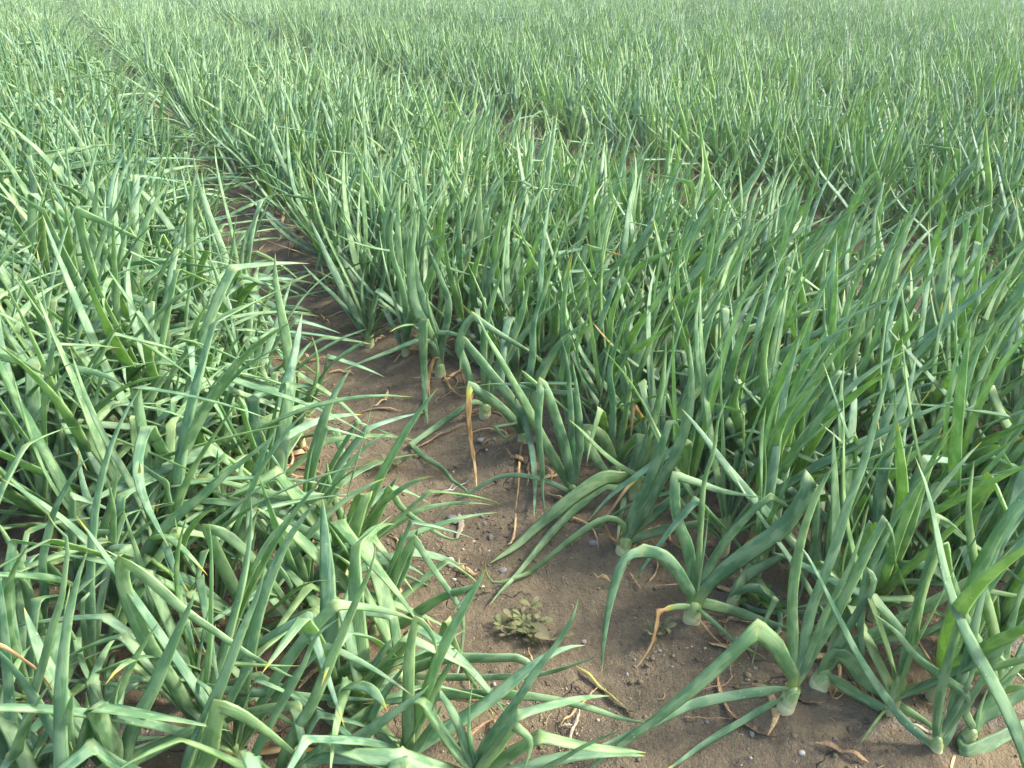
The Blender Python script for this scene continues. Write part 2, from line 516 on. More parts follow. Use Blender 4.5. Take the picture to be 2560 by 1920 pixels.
  (249, [], 2, [(-62,1796,39),(-44,1806,105),(-17,1816,165),(19,1826,244),(42,1836,351)]),
  (211, [], 2, [(-60,1796,39),(-29,1809,115),(10,1821,184),(67,1834,251),(133,1846,297)]),
  (134, [], 2, [(-63,1796,41),(-56,1796,121),(-38,1796,206)]),
  ]),
 ('onion plant with a straight folded leaf and a curled tan dead leaf at its base', (-193, 2009, -1), (-195, 2009, 53), 130, [
  (307, [], 2, [(-197,2009,47),(-208,2009,88),(-218,2009,137),(-254,2009,222),(-256,2009,331),(-244,2009,395),(-236,2009,455)]),
  (248, [], 2, [(-194,2009,49),(-201,2013,121),(-217,2017,177),(-241,2021,259),(-248,2025,326),(-259,2029,409)]),
  (207, [], 2, [(-192,2009,49),(-185,2009,111),(-170,2009,165),(-165,2009,222),(-181,2009,278),(-215,2009,376)]),
  (104, [], 2, [(-195,2009,53),(-201,2009,123),(-218,2009,208),(-221,2009,267)]),
  (268, [2], 2, [(-198,2009,41),(-212,1993,119),(-229,1976,187),(-230,1959,133),(-230,1943,50),(-225,1894,-7),(-208,1782,-15)]),
  (148, [], 0, [(-195,2009,47),(-204,1997,63),(-215,1984,46),(-224,1972,7),(-212,1890,-5)]),
  (135, [], 2, [(-197,2009,47),(-210,1989,109),(-242,1969,128),(-314,1949,106),(-384,1929,86),(-441,1909,67)]),
  (94, [], 0, [(-191,2009,17),(-181,1997,9),(-161,1934,7),(-130,1887,8),(-112,1899,9)]),
  ]),
 ('onion plant with pale blue-green pointed leaf rising from dense tangled bed corner', (-579, 732, 0), (-571, 732, 40), 101, [
  (143, [], 0.96, [(-572,732,36),(-569,742,59),(-543,752,106),(-515,762,149),(-471,772,226),(-438,782,272)]),
  (181, [], 2, [(-574,732,32),(-574,738,78),(-588,744,133),(-603,750,189),(-625,756,238),(-646,762,262)]),
  ]),
 ('onion plant with a broad bright green upright blade beside a wide flopped leaf', (-523, 738, 0), (-514, 738, 40), 102, [
  (202, [], 2, [(-515,738,36),(-510,746,64),(-494,755,111),(-458,763,175),(-423,771,244),(-389,780,310),(-386,788,321)]),
  (201, [], 2, [(-512,738,36),(-501,748,62),(-476,758,72),(-423,768,96),(-390,778,106),(-361,788,124)]),
  (123, [], 2, [(-516,738,36),(-526,745,85),(-541,751,136),(-539,758,179)]),
  ]),
 ('onion plant with a pale leaf folded over flat beside a straight upright one', (-440, 732, 0), (-433, 732, 40), 101, [
  (165, [], 2, [(-434,732,36),(-419,742,81),(-404,752,114),(-369,762,185),(-336,772,260),(-311,782,313),(-297,792,353)]),
  (233, [3], 2, [(-431,732,36),(-395,732,78),(-381,732,123),(-362,732,183),(-338,732,169),(-312,732,141),(-288,732,109),(-261,732,74)]),
  ]),
 ('onion plant with long blade ending in a thin curled whitish tip', (-663, 738, 0), (-652, 738, 40), 91, [
  (131, [], 0.94, [(-652,738,36),(-645,744,67),(-610,750,162),(-577,756,234),(-552,762,294),(-541,768,318),(-529,774,359),(-521,780,391),(-525,786,405),(-542,792,419),(-546,798,427)]),
  (80, [3], 0.55, [(-656,738,36),(-673,742,111),(-665,745,199),(-632,749,268),(-621,753,263),(-601,757,233),(-586,760,199),(-585,764,155),(-587,768,110)]),
  (148, [], 2, [(-652,738,36),(-642,748,126),(-632,758,199),(-617,768,295),(-609,778,372)]),
  ]),
 ('onion plant with a large leaf bent double and a long pale end lying across', (-440, 834, 0), (-438, 833, 30), 104, [
  (208, [6], 2, [(-439,834,25),(-451,831,53),(-466,828,124),(-484,824,201),(-492,821,273),(-489,818,315),(-481,814,343),(-450,811,312),(-418,808,269),(-376,804,231),(-343,801,200),(-297,798,167),(-271,794,157)]),
  (157, [], 2, [(-438,834,29),(-440,848,74),(-425,861,137),(-411,874,183)]),
  (154, [2], 2, [(-439,834,25),(-430,831,76),(-416,828,109),(-379,824,108),(-331,821,108),(-247,818,102),(-171,814,102)]),
  ]),
 ('onion plant with a slim blade standing high over the tangled leaves', (-751, 980, 0), (-742, 980, 34), 103, [
  (144, [], 2, [(-743,980,30),(-735,986,79),(-719,991,139),(-711,997,193),(-691,1003,246),(-672,1008,287),(-631,1014,346),(-608,1020,366)]),
  (206, [], 2, [(-746,980,30),(-743,985,96),(-743,990,163),(-749,995,220),(-762,1000,267)]),
  (182, [], 2, [(-742,980,30),(-735,980,92),(-734,980,156),(-743,980,179),(-754,980,194)]),
  ]),
 ('onion plant with a swan-neck leaf kinked near its pointed tip', (-756, 1109, 0), (-746, 1109, 36), 104, [
  (124, [5], 2, [(-747,1109,31),(-728,1107,104),(-704,1105,153),(-683,1102,168),(-649,1100,168),(-619,1098,162),(-607,1096,175),(-592,1094,189),(-567,1091,205),(-541,1089,216)]),
  (186, [], 2, [(-746,1109,31),(-709,1117,99),(-686,1124,152),(-660,1132,211),(-641,1139,269)]),
  (79, [], 0.3, [(-750,1109,27),(-758,1099,96),(-780,1089,121),(-797,1079,137)]),
  ]),
 ('onion plant with two long straight leaves slanting across the tangled bed', (-666, 1070, 0), (-648, 1070, 53), 109, [
  (205, [], 2, [(-648,1070,48),(-612,1080,126),(-548,1090,200),(-495,1100,242),(-459,1110,274),(-426,1120,296),(-373,1130,338)]),
  (85, [], 2, [(-649,1070,48),(-621,1078,71),(-567,1087,123),(-524,1095,156),(-468,1103,202),(-386,1112,264),(-339,1120,286)]),
  (165, [], 2, [(-652,1070,48),(-650,1070,104),(-644,1070,161),(-626,1070,232),(-622,1070,291)]),
  ]),
 ('onion plant with dark inner leaves and a broad grey-green blade folded at the top', (-350, 1080, 0), (-345, 1080, 31), 116, [
  (266, [6], 2, [(-344,1080,27),(-330,1060,9),(-327,1079,9),(-296,1100,78),(-264,1106,157),(-244,1113,213),(-236,1120,233),(-249,1126,223),(-264,1133,194),(-289,1140,132)]),
  (194, [4], 2, [(-346,1080,27),(-348,1080,106),(-358,1080,157),(-372,1080,197),(-385,1080,204),(-393,1080,192),(-398,1080,174)]),
  (66, [], 2, [(-344,1080,28),(-339,1080,53),(-330,1080,106),(-320,1080,168)]),
  (121, [], 2, [(-343,1080,27),(-336,1086,56),(-325,1093,93),(-313,1100,109)]),
  ]),
 ('onion plant with one long pale leaf lying out over the bare soil', (-524, 1210, 0), (-515, 1210, 42), 118, [
  (206, [3], 2, [(-515,1210,37),(-499,1197,97),(-490,1184,141),(-473,1170,181),(-427,1157,171),(-358,1144,144),(-290,1130,113),(-221,1117,85),(-170,1104,70),(-125,1090,55)]),
  (199, [], 2, [(-515,1210,37),(-492,1220,97),(-464,1230,160),(-444,1240,221),(-411,1250,280)]),
  (170, [], 2, [(-517,1210,37),(-519,1220,106),(-525,1230,177),(-514,1240,245)]),
  ]),
 ('tangled-bed edge onion with a leaf bent like a knee over the furrow', (-300, 1229, -11), (-294, 1229, 22), 113, [
  (158, [4], 2, [(-293,1229,19),(-280,1226,48),(-254,1223,91),(-227,1219,149),(-216,1216,177),(-195,1213,136),(-158,1209,105),(-126,1206,81),(-104,1203,75),(-80,1199,88)]),
  (146, [], 2, [(-295,1229,19),(-276,1237,67),(-248,1244,115),(-233,1252,136),(-202,1259,181)]),
  (175, [], 2, [(-295,1229,19),(-309,1243,81),(-328,1256,142),(-335,1269,202)]),
  ]),
 ('onion plant with a pale folded leaf draped across darker leaves', (-425, 1033, 0), (-420, 1033, 31), 106, [
  (126, [3], 2, [(-421,1033,28),(-392,1030,106),(-380,1027,153),(-373,1024,173),(-357,1021,149),(-348,1018,126),(-343,1015,98),(-319,1013,55)]),
  (212, [3], 2, [(-423,1033,28),(-441,1030,104),(-457,1028,179),(-463,1025,234),(-439,1023,225),(-417,1020,204),(-384,1018,151),(-352,1015,87),(-318,1013,47)]),
  (181, [], 2, [(-422,1033,28),(-431,1046,74),(-431,1059,121),(-409,1073,191)]),
  ]),
 ('onion plant on the tangled bed edge, its drooping leaf hanging to a point', (-231, 1054, -7), (-224, 1054, 24), 108, [
  (128, [3], 2, [(-223,1054,21),(-198,1048,89),(-170,1042,167),(-151,1037,205),(-125,1031,153),(-96,1026,102),(-81,1020,70),(-79,1015,31),(-86,988,-18),(-92,948,-14)]),
  (217, [], 2, [(-222,1054,21),(-196,1054,84),(-174,1054,134),(-159,1054,174),(-147,1054,213)]),
  (192, [4], 2, [(-222,1054,19),(-186,1045,23),(-143,1037,65),(-106,1029,98),(-57,1020,124),(-76,1012,104),(-95,1004,87)]),
  ]),
 ('onion plant with three straight blades fanning up from the field corner', (-303, 738, 0), (-297, 738, 40), 102, [
  (186, [], 2, [(-295,738,36),(-279,744,55),(-208,750,98),(-154,756,141),(-112,762,176),(-106,768,180)]),
  (160, [], 2, [(-297,738,36),(-307,745,50),(-280,753,113),(-258,760,150),(-234,768,205),(-212,775,256),(-190,783,307),(-169,790,353),(-163,798,382)]),
  (122, [], 2, [(-300,738,36),(-336,746,68),(-319,755,111),(-289,763,166),(-264,771,209),(-244,780,252),(-212,788,275)]),
  ]),
 ('onion plant with a striped broad leaf arching level over the furrow edge', (-268, 899, 0), (-265, 891, 30), 103, [
  (209, [], 2, [(-267,899,18),(-269,896,45),(-242,893,77),(-188,889,92),(-143,886,107),(-109,883,121),(-74,879,135)]),
  (83, [], 2, [(-266,899,21),(-258,906,43),(-244,913,76),(-235,919,94)]),
  (163, [], 2, [(-265,899,13),(-239,889,24),(-191,879,79),(-158,869,128)]),
  ]),
 ('onion plant with a tall blade folded at its crest above the furrow soil', (-150, 781, 0), (-145, 777, 30), 94, [
  (183, [5], 2, [(-145,781,22),(-140,781,64),(-136,781,137),(-131,781,208),(-125,781,250),(-118,781,279),(-108,781,268),(-98,781,246),(-95,781,216)]),
  (145, [], 2, [(-146,781,22),(-137,791,52),(-110,801,115),(-88,811,160),(-70,821,188)]),
  (128, [], 2, [(-144,781,22),(-122,781,64),(-103,781,102),(-92,781,132)]),
  (150, [], 2, [(-147,781,22),(-175,789,55),(-190,796,92),(-148,804,165),(-139,811,176)]),
  ]),
 ('onion plant near the field corner with a curled-over leaf and a long crossing blade', (-49, 762, -12), (-50, 762, 20), 99, [
  (147, [], 2, [(-49,762,18),(-43,771,45),(-28,779,72),(6,788,129),(30,797,171),(58,805,214),(77,814,246),(85,822,274)]),
  (187, [3], 2, [(-48,762,18),(-37,757,50),(-14,752,95),(2,747,132),(23,742,111),(21,737,86),(15,732,66)]),
  (144, [3], 2, [(-51,762,18),(-67,762,102),(-79,762,143),(-92,762,173),(-98,762,158),(-104,762,138)]),
  (90, [], 2, [(-47,762,16),(0,760,7),(59,758,49),(92,756,80),(125,754,105),(147,752,120)]),
  (63, [], 2, [(-49,762,20),(-45,762,63),(-34,762,100)]),
  ]),
 ('onion plant with leaves stretched flat over the furrow and one doubled back', (-177, 953, -7), (-171, 941, 23), 95, [
  (191, [6], 2, [(-173,953,8),(-143,951,25),(-111,948,42),(-74,946,47),(-32,943,50),(12,941,51),(33,938,31),(7,936,14),(-32,933,-7)]),
  (117, [], 2, [(-173,953,7),(-153,948,7),(-81,943,10),(-31,938,15),(35,933,25),(76,928,43),(131,923,75)]),
  (134, [5], 0.93, [(-173,953,8),(-137,934,-4),(-128,945,1),(-119,941,46),(-102,937,111),(-95,933,138),(-87,929,99),(-70,925,42),(-51,921,3),(-35,908,-19),(-25,885,-19)]),
  ]),
 ('onion plant with one thick low leaf reaching far across the furrow soil', (-222, 870, 0), (-215, 861, 30), 95, [
  (160, [], 2, [(-216,870,18),(-192,865,42),(-150,861,55),(-103,856,66),(-46,852,73),(14,847,75),(68,843,69),(113,839,58),(159,834,43),(210,830,36)]),
  (174, [], 2, [(-217,870,20),(-211,880,55),(-194,890,100),(-170,900,136)]),
  (129, [], 2, [(-218,870,20),(-228,885,65),(-234,900,98)]),
  ]),
]
STONES = [(-123, 1412, 333, 0.6, 'large flat grey stone resting on a bleached dry leaf in the furrow', 0), (-122, 1274, 278, 0.5, 'oblong whitish stone in the furrow below the flat grey one', 1), (-156, 1294, 109, 0.7, '', 1), (-63, 1424, 100, 0.8, '', 0), (-78, 1437, 75, 0.8, '', 0), (-58, 1401, 99, 0.8, '', 0), (-44, 1355, 137, 0.7, '', 0), (-78, 1344, 88, 0.8, 'small pinkish stone on the furrow soil', 2), (-18, 1246, 152, 0.6, 'angular pale grey stone half under the trailing leaf tip', 0), (-109, 1224, 90, 0.9, '', 1), (-45, 1265, 77, 0.6, '', 0), (-54, 1200, 66, 0.7, '', 2), (-45, 1312, 55, 0.8, '', 1), (-70, 1250, 45, 0.9, '', 1), (-25, 1384, 65, 0.6, '', 1), (158, 1297, 171, 0.9, 'round smooth grey pebble beside the leaning onion stem', 0), (-73, 1690, 218, 0.55, 'flat oval grey stone behind the withered yellow leaf', 0), (-74, 1665, 103, 0.7, '', 0), (-59, 1650, 83, 0.8, '', 1), (-43, 1696, 95, 0.8, '', 0), (244, 1027, 92, 0.8, '', 0), (251, 1016, 59, 0.9, '', 0), (233, 1017, 46, 0.9, '', 0), (388, 974, 76, 0.9, '', 0), (371, 954, 56, 0.9, '', 1), (294, 883, 72, 0.9, '', 0), (287, 884, 54, 0.9, '', 0), (373, 1036, 86, 0.7, '', 0), (297, 1023, 46, 0.9, '', 1), (123, 1066, 95, 1.3, 'upright buff stone beside the low weed', 2), (77, 1065, 88, 1.3, 'chalky white stone chip beside the low weed', 1), (203, 1017, 59, 0.9, '', 0), (188, 990, 78, 0.8, '', 1), (260, 990, 45, 0.9, '', 1), (85, 1089, 76, 1, '', 0), (-24, 1128, 64, 0.8, '', 2), (-29, 966, 83, 0.9, '', 1), (-46, 911, 55, 0.9, '', 0), (630, 919, 61, 1, '', 0), (415, 818, 91, 0.9, 'rounded cream pebble on the bed edge', 1), (467, 820, 85, 0.9, '', 0), (481, 817, 91, 0.9, '', 0), (353, 854, 105, 0.8, '', 0), (468, 838, 69, 0.8, '', 0), (342, 815, 68, 1.2, '', 1), (-263, 1799, 90, 0.6, '', 0), (-188, 1463, 68, 0.8, '', 1)]
DRY = [('bleached papery dry leaf pinned under the flat grey stone', 142, 1, [(-112, 1431, -24),(-105, 1387, -24),(-112, 1344, -24)]),('thin tan straw lying lengthwise down the furrow', 49, 0, [(8, 1417, -13),(7, 1387, -16),(3, 1340, -21),(-8, 1317, -23)]),('crinkled brown dead leaf lying beside the bent dark leaf', 95, 2, [(-227, 1688, -24),(-188, 1727, -19),(-149, 1750, -10),(-111, 1765, -1)]),('tan dry stalk lying across the furrow higher up', 98, 0, [(-531, 2347, -22),(-467, 2348, -11),(-406, 2356, 1),(-357, 2376, 6)]),('yellow-green fallen leaf lying on the soil past the low weed', 72, 3, [(105, 1010, -24),(140, 967, -24),(170, 927, -24),(197, 890, -24)]),('narrow golden straw crossing the yellow-green fallen leaf', 38, 0, [(140, 965, -24),(111, 930, -24),(90, 903, -24),(72, 882, -24)]),('pale split straw on the patch of coarse grit', 49, 1, [(105, 912, -24),(99, 893, -24),(88, 866, -24),(84, 837, -24)]),('short white straw stub on the patch of coarse grit', 36, 1, [(74, 882, -24),(92, 882, -24)]),('small dry strip hanging beside the low weed', 33, 0, [(27, 1041, -24),(34, 1010, -24),(38, 989, -24)]),('torn tan leaf piece at the tangled bed edge', 79, 0, [(-558, 1557, 6),(-521, 1510, 6),(-494, 1505, 3),(-458, 1547, -6)]),('wide straw-coloured dead leaf along the tangled bed edge', 180, 0, [(-546, 1584, 5),(-519, 1627, -3),(-477, 1664, -15)]),('wiry brown stem curving on soil between two edge plants', 34, 2, [(362, 1077, 6),(355, 1028, 6),(348, 970, 5),(345, 952, 4),(326, 939, 0),(297, 934, -6)]),('long thin root-like strand on soil below the edge plant', 24, 2, [(263, 894, -16),(301, 884, -10),(347, 881, -1)]),('short brown straw below the leaning onion plant', 44, 2, [(217, 1205, 4),(231, 1160, 3)]),('grey curled twig lying on the open furrow soil', 52, 4, [(-159, 1499, -24),(-148, 1496, -24),(-136, 1512, -24),(-129, 1541, -23)]),('grey forked twig lying under the bent leaf tip', 43, 4, [(-160, 1501, -24),(-139, 1504, -24),(-115, 1529, -23),(-86, 1551, -18)]),('brown dry blade below the coarse grit patch', 29, 2, [(54, 872, -24),(71, 858, -24),(76, 846, -24),(60, 810, -24)]),('dry tan wisp beside the wide dead leaf', 58, 0, [(-622, 1750, 3),(-578, 1729, -2),(-546, 1696, -4)]),('curved tan stalk with hooked end on far furrow soil', 68, 0, [(-341, 2127, -9),(-312, 2174, 1),(-278, 2186, 5)]),('pale bare onion stalk lying curved on the soil beside the tall edge plant', 76, 1, [(586, 859, 6),(609, 843, 6),(637, 840, 6),(673, 854, 6),(717, 881, 6)]),('brown thread of leaf beside the half-exposed bulb', 31, 2, [(542, 941, 6),(554, 894, 6),(578, 864, 6)]),('ragged tan leaf curl in the far stretch of furrow', 131, 0, [(-970, 3304, -12),(-949, 3357, -3),(-904, 3272, -3),(-872, 3100, -14)]),('amber dry blade standing crooked in the far furrow', 149, 0, [(-963, 3342, -7),(-983, 3512, 4),(-1006, 3667, 6)])]

# ------------------------------------------------------------------ ground
def graded(lo, d0, d1, hi, step, grow=1.25):
    c = list(np.arange(d0, d1, step))
    a, st = d0, step
    left = []
    while a > lo:
        st *= grow
        a -= st
        left.append(max(a, lo))
    b, st = c[-1], step
    right = []
    while b < hi:
        st *= grow
        b += st
        right.append(min(b, hi))
    return np.array(left[::-1] + c + right)


def build_ground():
    xs = graded(-400, -1.3, 1.7, 400, .0085, 1.12)
    ys = graded(-60, .55, 2.6, 600, .0085, 1.10)
    X, Y = np.meshgrid(xs, ys, indexing='ij')
    Z = ground_z(X, Y)
    for h in HERO:                                   # earth drawn up round the stems
        hx, hy = h[1][0] / 1000, h[1][1] / 1000
        d = np.hypot(X - hx, Y - hy) / (.022 + h[3] / 1e4)
        Z += .009 * np.exp(-d ** 2) * (1 + .8 * vnoise(X * 60, Y * 60))
    v = np.stack([X, Y, Z], -1).reshape(-1, 3)
    nx, ny = len(xs), len(ys)
    i = np.arange((nx - 1) * (ny - 1))
    a = (i // (ny - 1)) * ny + i % (ny - 1)
    q = np.stack([a, a + ny, a + ny + 1, a + 1], -1)
    me = quick_mesh('ground', v, q, M_SOIL)
    o = link(bpy.data.objects.new('ground', me))
    tag(o, 'brown silty soil of the field with a bare furrow', 'ground', kind='structure')
    return len(q)


build_ground()

# ------------------------------------------------------------------ onion leaf and stem surfaces
PHI8 = np.linspace(0, 2 * pi, 8, endpoint=False)
_topo = {}


def tube_quads(nr, ns):
    if (nr, ns) not in _topo:
        q = []
        for i in range(nr - 1):
            for j in range(ns):
                k = (j + 1) % ns
                q.append((i * ns + j, i * ns + k, (i + 1) * ns + k, (i + 1) * ns + j))
        _topo[(nr, ns)] = np.array(q, np.int32)
    return _topo[(nr, ns)]


def sweep(P, wid, flat, ns, rnd, dry, w0=None, twist=0., dshape=True, face=None):
    """closed tube along P; returns verts, quads, prm, crd"""
    P = np.asarray(P, float)
    nr = len(P)
    seg = P[1:] - P[:-1]
    ln = np.linalg.norm(seg, axis=1) + 1e-9
    dr = seg / ln[:, None]
    T = np.empty_like(P)
    T[0], T[-1] = dr[0], dr[-1]
    T[1:-1] = dr[:-1] + dr[1:]
    T /= np.linalg.norm(T, axis=1)[:, None] + 1e-9
    s = np.concatenate([[0], np.cumsum(ln)])
    t = s / s[-1]
    if w0 is None:
        w0 = np.cross(T[0], [0, 0, 1.])
        if np.linalg.norm(w0) < .05:
            w0 = np.array([1., 0, 0])
    w = np.asarray(w0, float)
    W = np.empty_like(P)
    for i in range(nr):
        w = w - T[i] * (w @ T[i])
        if face is not None:
            g = np.cross(T[i], face)
            gl = np.linalg.norm(g)
            if gl > .2:
                g /= gl
                w = w / (np.linalg.norm(w) + 1e-9)
                w = w + .6 * g * (1 if w @ g >= 0 else -1)
        w = w / (np.linalg.norm(w) + 1e-9)
        W[i] = w
    B = np.cross(T, W)
    if twist:
        a = twist * t
        W, B = W * np.cos(a)[:, None] + B * np.sin(a)[:, None], B * np.cos(a)[:, None] - W * np.sin(a)[:, None]
    ph = PHI8 if ns == 8 else np.linspace(0, 2 * pi, ns, endpoint=False)
    c, sn = np.cos(ph), np.sin(ph)
    if dshape:
        sn = np.where(sn > 0, sn * .55, sn)
    a = wid / 2
    b = a * flat
    V = P[:, None, :] + W[:, None, :] * (a[:, None] * c)[:, :, None] + B[:, None, :] * (b[:, None] * sn)[:, :, None]
    prm = np.empty((nr, ns, 4))
    prm[..., 0] = t[:, None]
    prm[..., 1] = c[None]
    prm[..., 2] = rnd
    prm[..., 3] = dry[:, None]
    crd = np.empty((nr, ns, 3))
    crd[..., 0] = a[:, None] * c
    crd[..., 1] = s[:, None]
    crd[..., 2] = rnd * 57.3 + (sn > 0) * .31
    return V.reshape(-1, 3), tube_quads(nr, ns), prm.reshape(-1, 4), crd.reshape(-1, 3)


def leaf_from_path(P, kinks, width, ns, rnd, dry_t=2., rings=18, flat0=.32, twist=0., w0=None, face=None):
    """P: dense path; kinks: fractions where the hollow blade has buckled"""
    P = np.asarray(P, float)
    ln = np.linalg.norm(P[1:] - P[:-1], axis=1)
    s = np.concatenate([[0], np.cumsum(ln)])
    L = s[-1]
    ts = list(np.linspace(0, 1, rings))
    for k in kinks:
        ts = [q for q in ts if abs(q - k) > .028]
        e = min(.02, .012 / L + .004)
        ts += [k - 2.2 * e, k - .8 * e, k, k + .8 * e, k + 2.2 * e]
    ts = np.array(sorted(min(max(q, 0), 1) for q in ts))
    Q = np.stack([np.interp(ts * L, s, P[:, i]) for i in range(3)], -1)
    prof = np.minimum(1, .74 + 1.6 * ts) * np.clip(1 - ts ** 2.5, 0, 1) ** .78
    prof *= 1 + .05 * np.sin(ts * 23 + rnd * 40)
    prof = np.maximum(prof, .02)
    fl = flat0 * (1.15 - .3 * np.sin(ts * 9 + rnd * 31))
    for k in kinks:
        g = np.exp(-((ts - k) / .018) ** 2)
        prof = prof * (1 + .30 * g)
        fl = fl * (1 - .78 * g)
        prof = np.where(ts > k, prof * .93, prof)
    dry = np.clip((ts - dry_t) / .10, 0, 1) if dry_t < 1 else np.zeros_like(ts)
    if dry_t <= 0:
        dry = np.ones_like(ts)
    if dry_t < 1.2:
        shr = 1 - .18 * dry
        prof = prof * shr * (1 + .25 * dry * np.sin(ts * 61 + rnd * 9))
        fl = fl * (1 - .3 * dry)
    if 1 <= dry_t < 2 or dry_t >= 2:
        tip = .985 if rnd < .93 or ns < 8 else .955            # most blades end in a small withered point
        dry = np.maximum(dry, np.clip((ts - tip) / .04, 0, .8 if tip < .97 else .35))
    for k in kinks:
        dry = np.maximum(dry, .20 * np.exp(-((ts - k) / .02) ** 2))         # bruised, bleached crease
    return sweep(Q, width * prof, fl, ns, rnd, dry, w0, twist, True, face)


def stem_surface(B, T, r, ns, rnd, bulb=1.0):
    B, T = np.asarray(B, float), np.asarray(T, float)
    ax = T - B
    ts = np.array([-.35, 0, .12, .3, .5, .7, .86, .95, 1.0])
    P = B + ts[:, None] * ax
    P[:, 2] = np.minimum(P[:, 2], T[2])
    rad = r * np.array([.9, 1.06 * bulb, 1.05 * bulb, 1.0 * (bulb * .5 + .5), .96, .93, .9, .66, .08])
    rad *= 1 + .03 * np.sin(ts * 17 + rnd * 20)
    return sweep(P, rad * 2, np.full(len(ts), .92), ns, rnd, np.zeros(len(ts)), dshape=False)


def catmull(pts, n=10):
    pts = [np.asarray(p, float) for p in pts]
    if len(pts) == 2:
        return np.array([pts[0] + (pts[1] - pts[0]) * t for t in np.linspace(0, 1, n)])
    out = []
    for i in range(len(pts) - 1):
        p1, p2 = pts[i], pts[i + 1]
        p0 = pts[i - 1] if i else 2 * p1 - p2
        p3 = pts[i + 2] if i + 2 < len(pts) else 2 * p2 - p1
        for t in np.linspace(0, 1, n, endpoint=False):
            out.append(.5 * (2 * p1 + (p2 - p0) * t + (2 * p0 - 5 * p1 + 4 * p2 - p3) * t * t + (3 * p1 - p0 - 3 * p2 + p3) * t ** 3))
    out.append(pts[-1])
    return np.array(out)


# ------------------------------------------------------------------ growing one onion plant (local coordinates, base at 0,0,0)
def unit(az, el):
    return np.array([cos(el) * cos(az), cos(el) * sin(az), sin(el)])


def grow_leaf(r, p0, az, el, L, droop, lean, kink, post_el, n=34, floor=.006, style_wob=.9):
    p = np.array(p0, float)
    d = unit(az, el)
    ds = L / n
    P = [p.copy()]
    wob = r.normal(0, .5, 3)
    kd = False
    for i in range(n):
        t = i / n
        d = d + np.array([0, 0, -1.]) * droop * (.15 + 1.5 * t * t) / n
        d = d + np.array([lean[0], lean[1], 0]) * (.25 + t) / n
        d = d + wob * sin(t * 7 + wob[0] * 9) * style_wob / n
        d /= np.linalg.norm(d)
        if kink is not None and not kd and t >= kink:
            a2 = math.atan2(d[1], d[0]) + r.normal(0, .45)
            d = unit(a2, post_el)
            kd = True
        p = p + d * ds
        if p[2] < floor:
            p[2] = floor
            d[2] = max(d[2], 0.)
            d /= np.linalg.norm(d) + 1e-9
        P.append(p.copy())
    return np.array(P)


def grow_plant(seed, style, ns=8, rings=15, scale=1.):
    """list of (part name, verts, quads, prm, crd) and trait counts"""
    r = np.random.default_rng(seed)
    parts = []
    sh = r.uniform(.05, .10) * scale
    rad = r.uniform(.0095, .0135) * scale
    lean = np.array(style['lean']) * r.uniform(.5, 1.5) + r.normal(0, style['lean_sd'], 2)
    tilt = np.array([lean[0] * .10, lean[1] * .10, 1.0]) * sh
    parts.append(('stem',) + stem_surface((0, 0, -.006), tilt, rad, ns, r.random()))
    nl = int(r.integers(7, 11))
    az0 = r.uniform(0, 2 * pi)
    nk = nd = 0
    for i in range(nl):
        f = i / (nl - 1)                       # 0 = outer old leaf, 1 = inner young leaf
        az = az0 + (i % 2) * pi + r.normal(0, .45)
        z0 = .35 + .6 * f
        p0 = tilt * z0
        el = R(style.get('el0', 38) + (style.get('el1', 86) - style.get('el0', 38)) * f ** .7 + r.normal(0, 8))
        el = min(max(el, R(15)), R(88))
        L = scale * style['len'] * r.uniform(.82, 1.15) * (1.0 if f < .8 else r.uniform(.45, .85)) * (1 if f > .1 else .85)
        W = scale * style.get('wide', 1) * r.uniform(.0175, .0300) * (1 if f < .8 else .62)
        kink = None
        post = 0
        pk = style['kink'] * (1.25 - style.get('kslope', .9) * f)
        if r.random() < pk:
            kink = r.uniform(.30, .70)
            post = R(r.uniform(*style.get('post', (-75, 12))))
        dry_t = 2.
        if i == 0 and r.random() < style['dry']:
            dry_t = r.choice([0., .0, .45, .6, .75])
            W *= .6
            if dry_t == 0:
                L *= .6
                el = R(r.uniform(-5, 25))
        elif r.random() < (.05 if ns > 6 else .0):
            dry_t = r.uniform(.84, .95)
        P = grow_leaf(r, p0, az, el, L, style['droop'] * r.uniform(.3, 1.5) * (1.2 - .7 * f), lean, kink, post, style_wob=style.get('wob', 1.1))
        kk = [] if kink is None else [kink + .5 / 34]
        w0 = np.array([-sin(az), cos(az), 0])
        parts.append(('dry_leaf' if dry_t < .3 else 'leaf',) + leaf_from_path(P, kk, W, ns, r.random(), dry_t, rings, r.uniform(.22, .42), r.normal(0, .5), w0))
        nk += kink is not None
        nd += dry_t < .8
    return parts, nk, nd, nl


STYLE_TANGLE = dict(lean=(.40, -.12), lean_sd=.30, len=.60, kink=.62, droop=1.05, dry=.30, post=(-40, 14), wob=.8, wide=1.12, el0=28, el1=78, kslope=.45)
STYLE_LEAN = dict(lean=(.62, .12), lean_sd=.24, len=.46, kink=.34, droop=.62, dry=.28, wob=1.4)
STYLE_UP = dict(lean=(.28, .05), lean_sd=.22, len=.46, kink=.34, droop=.60, dry=.15, wob=1.4)


# ------------------------------------------------------------------ plants with a clear place of their own
def make_empty(name, loc):
    o = bpy.data.objects.new(name, None)
    o.empty_display_size = .05
    o.location = loc
    return link(o)


hero_xy = []


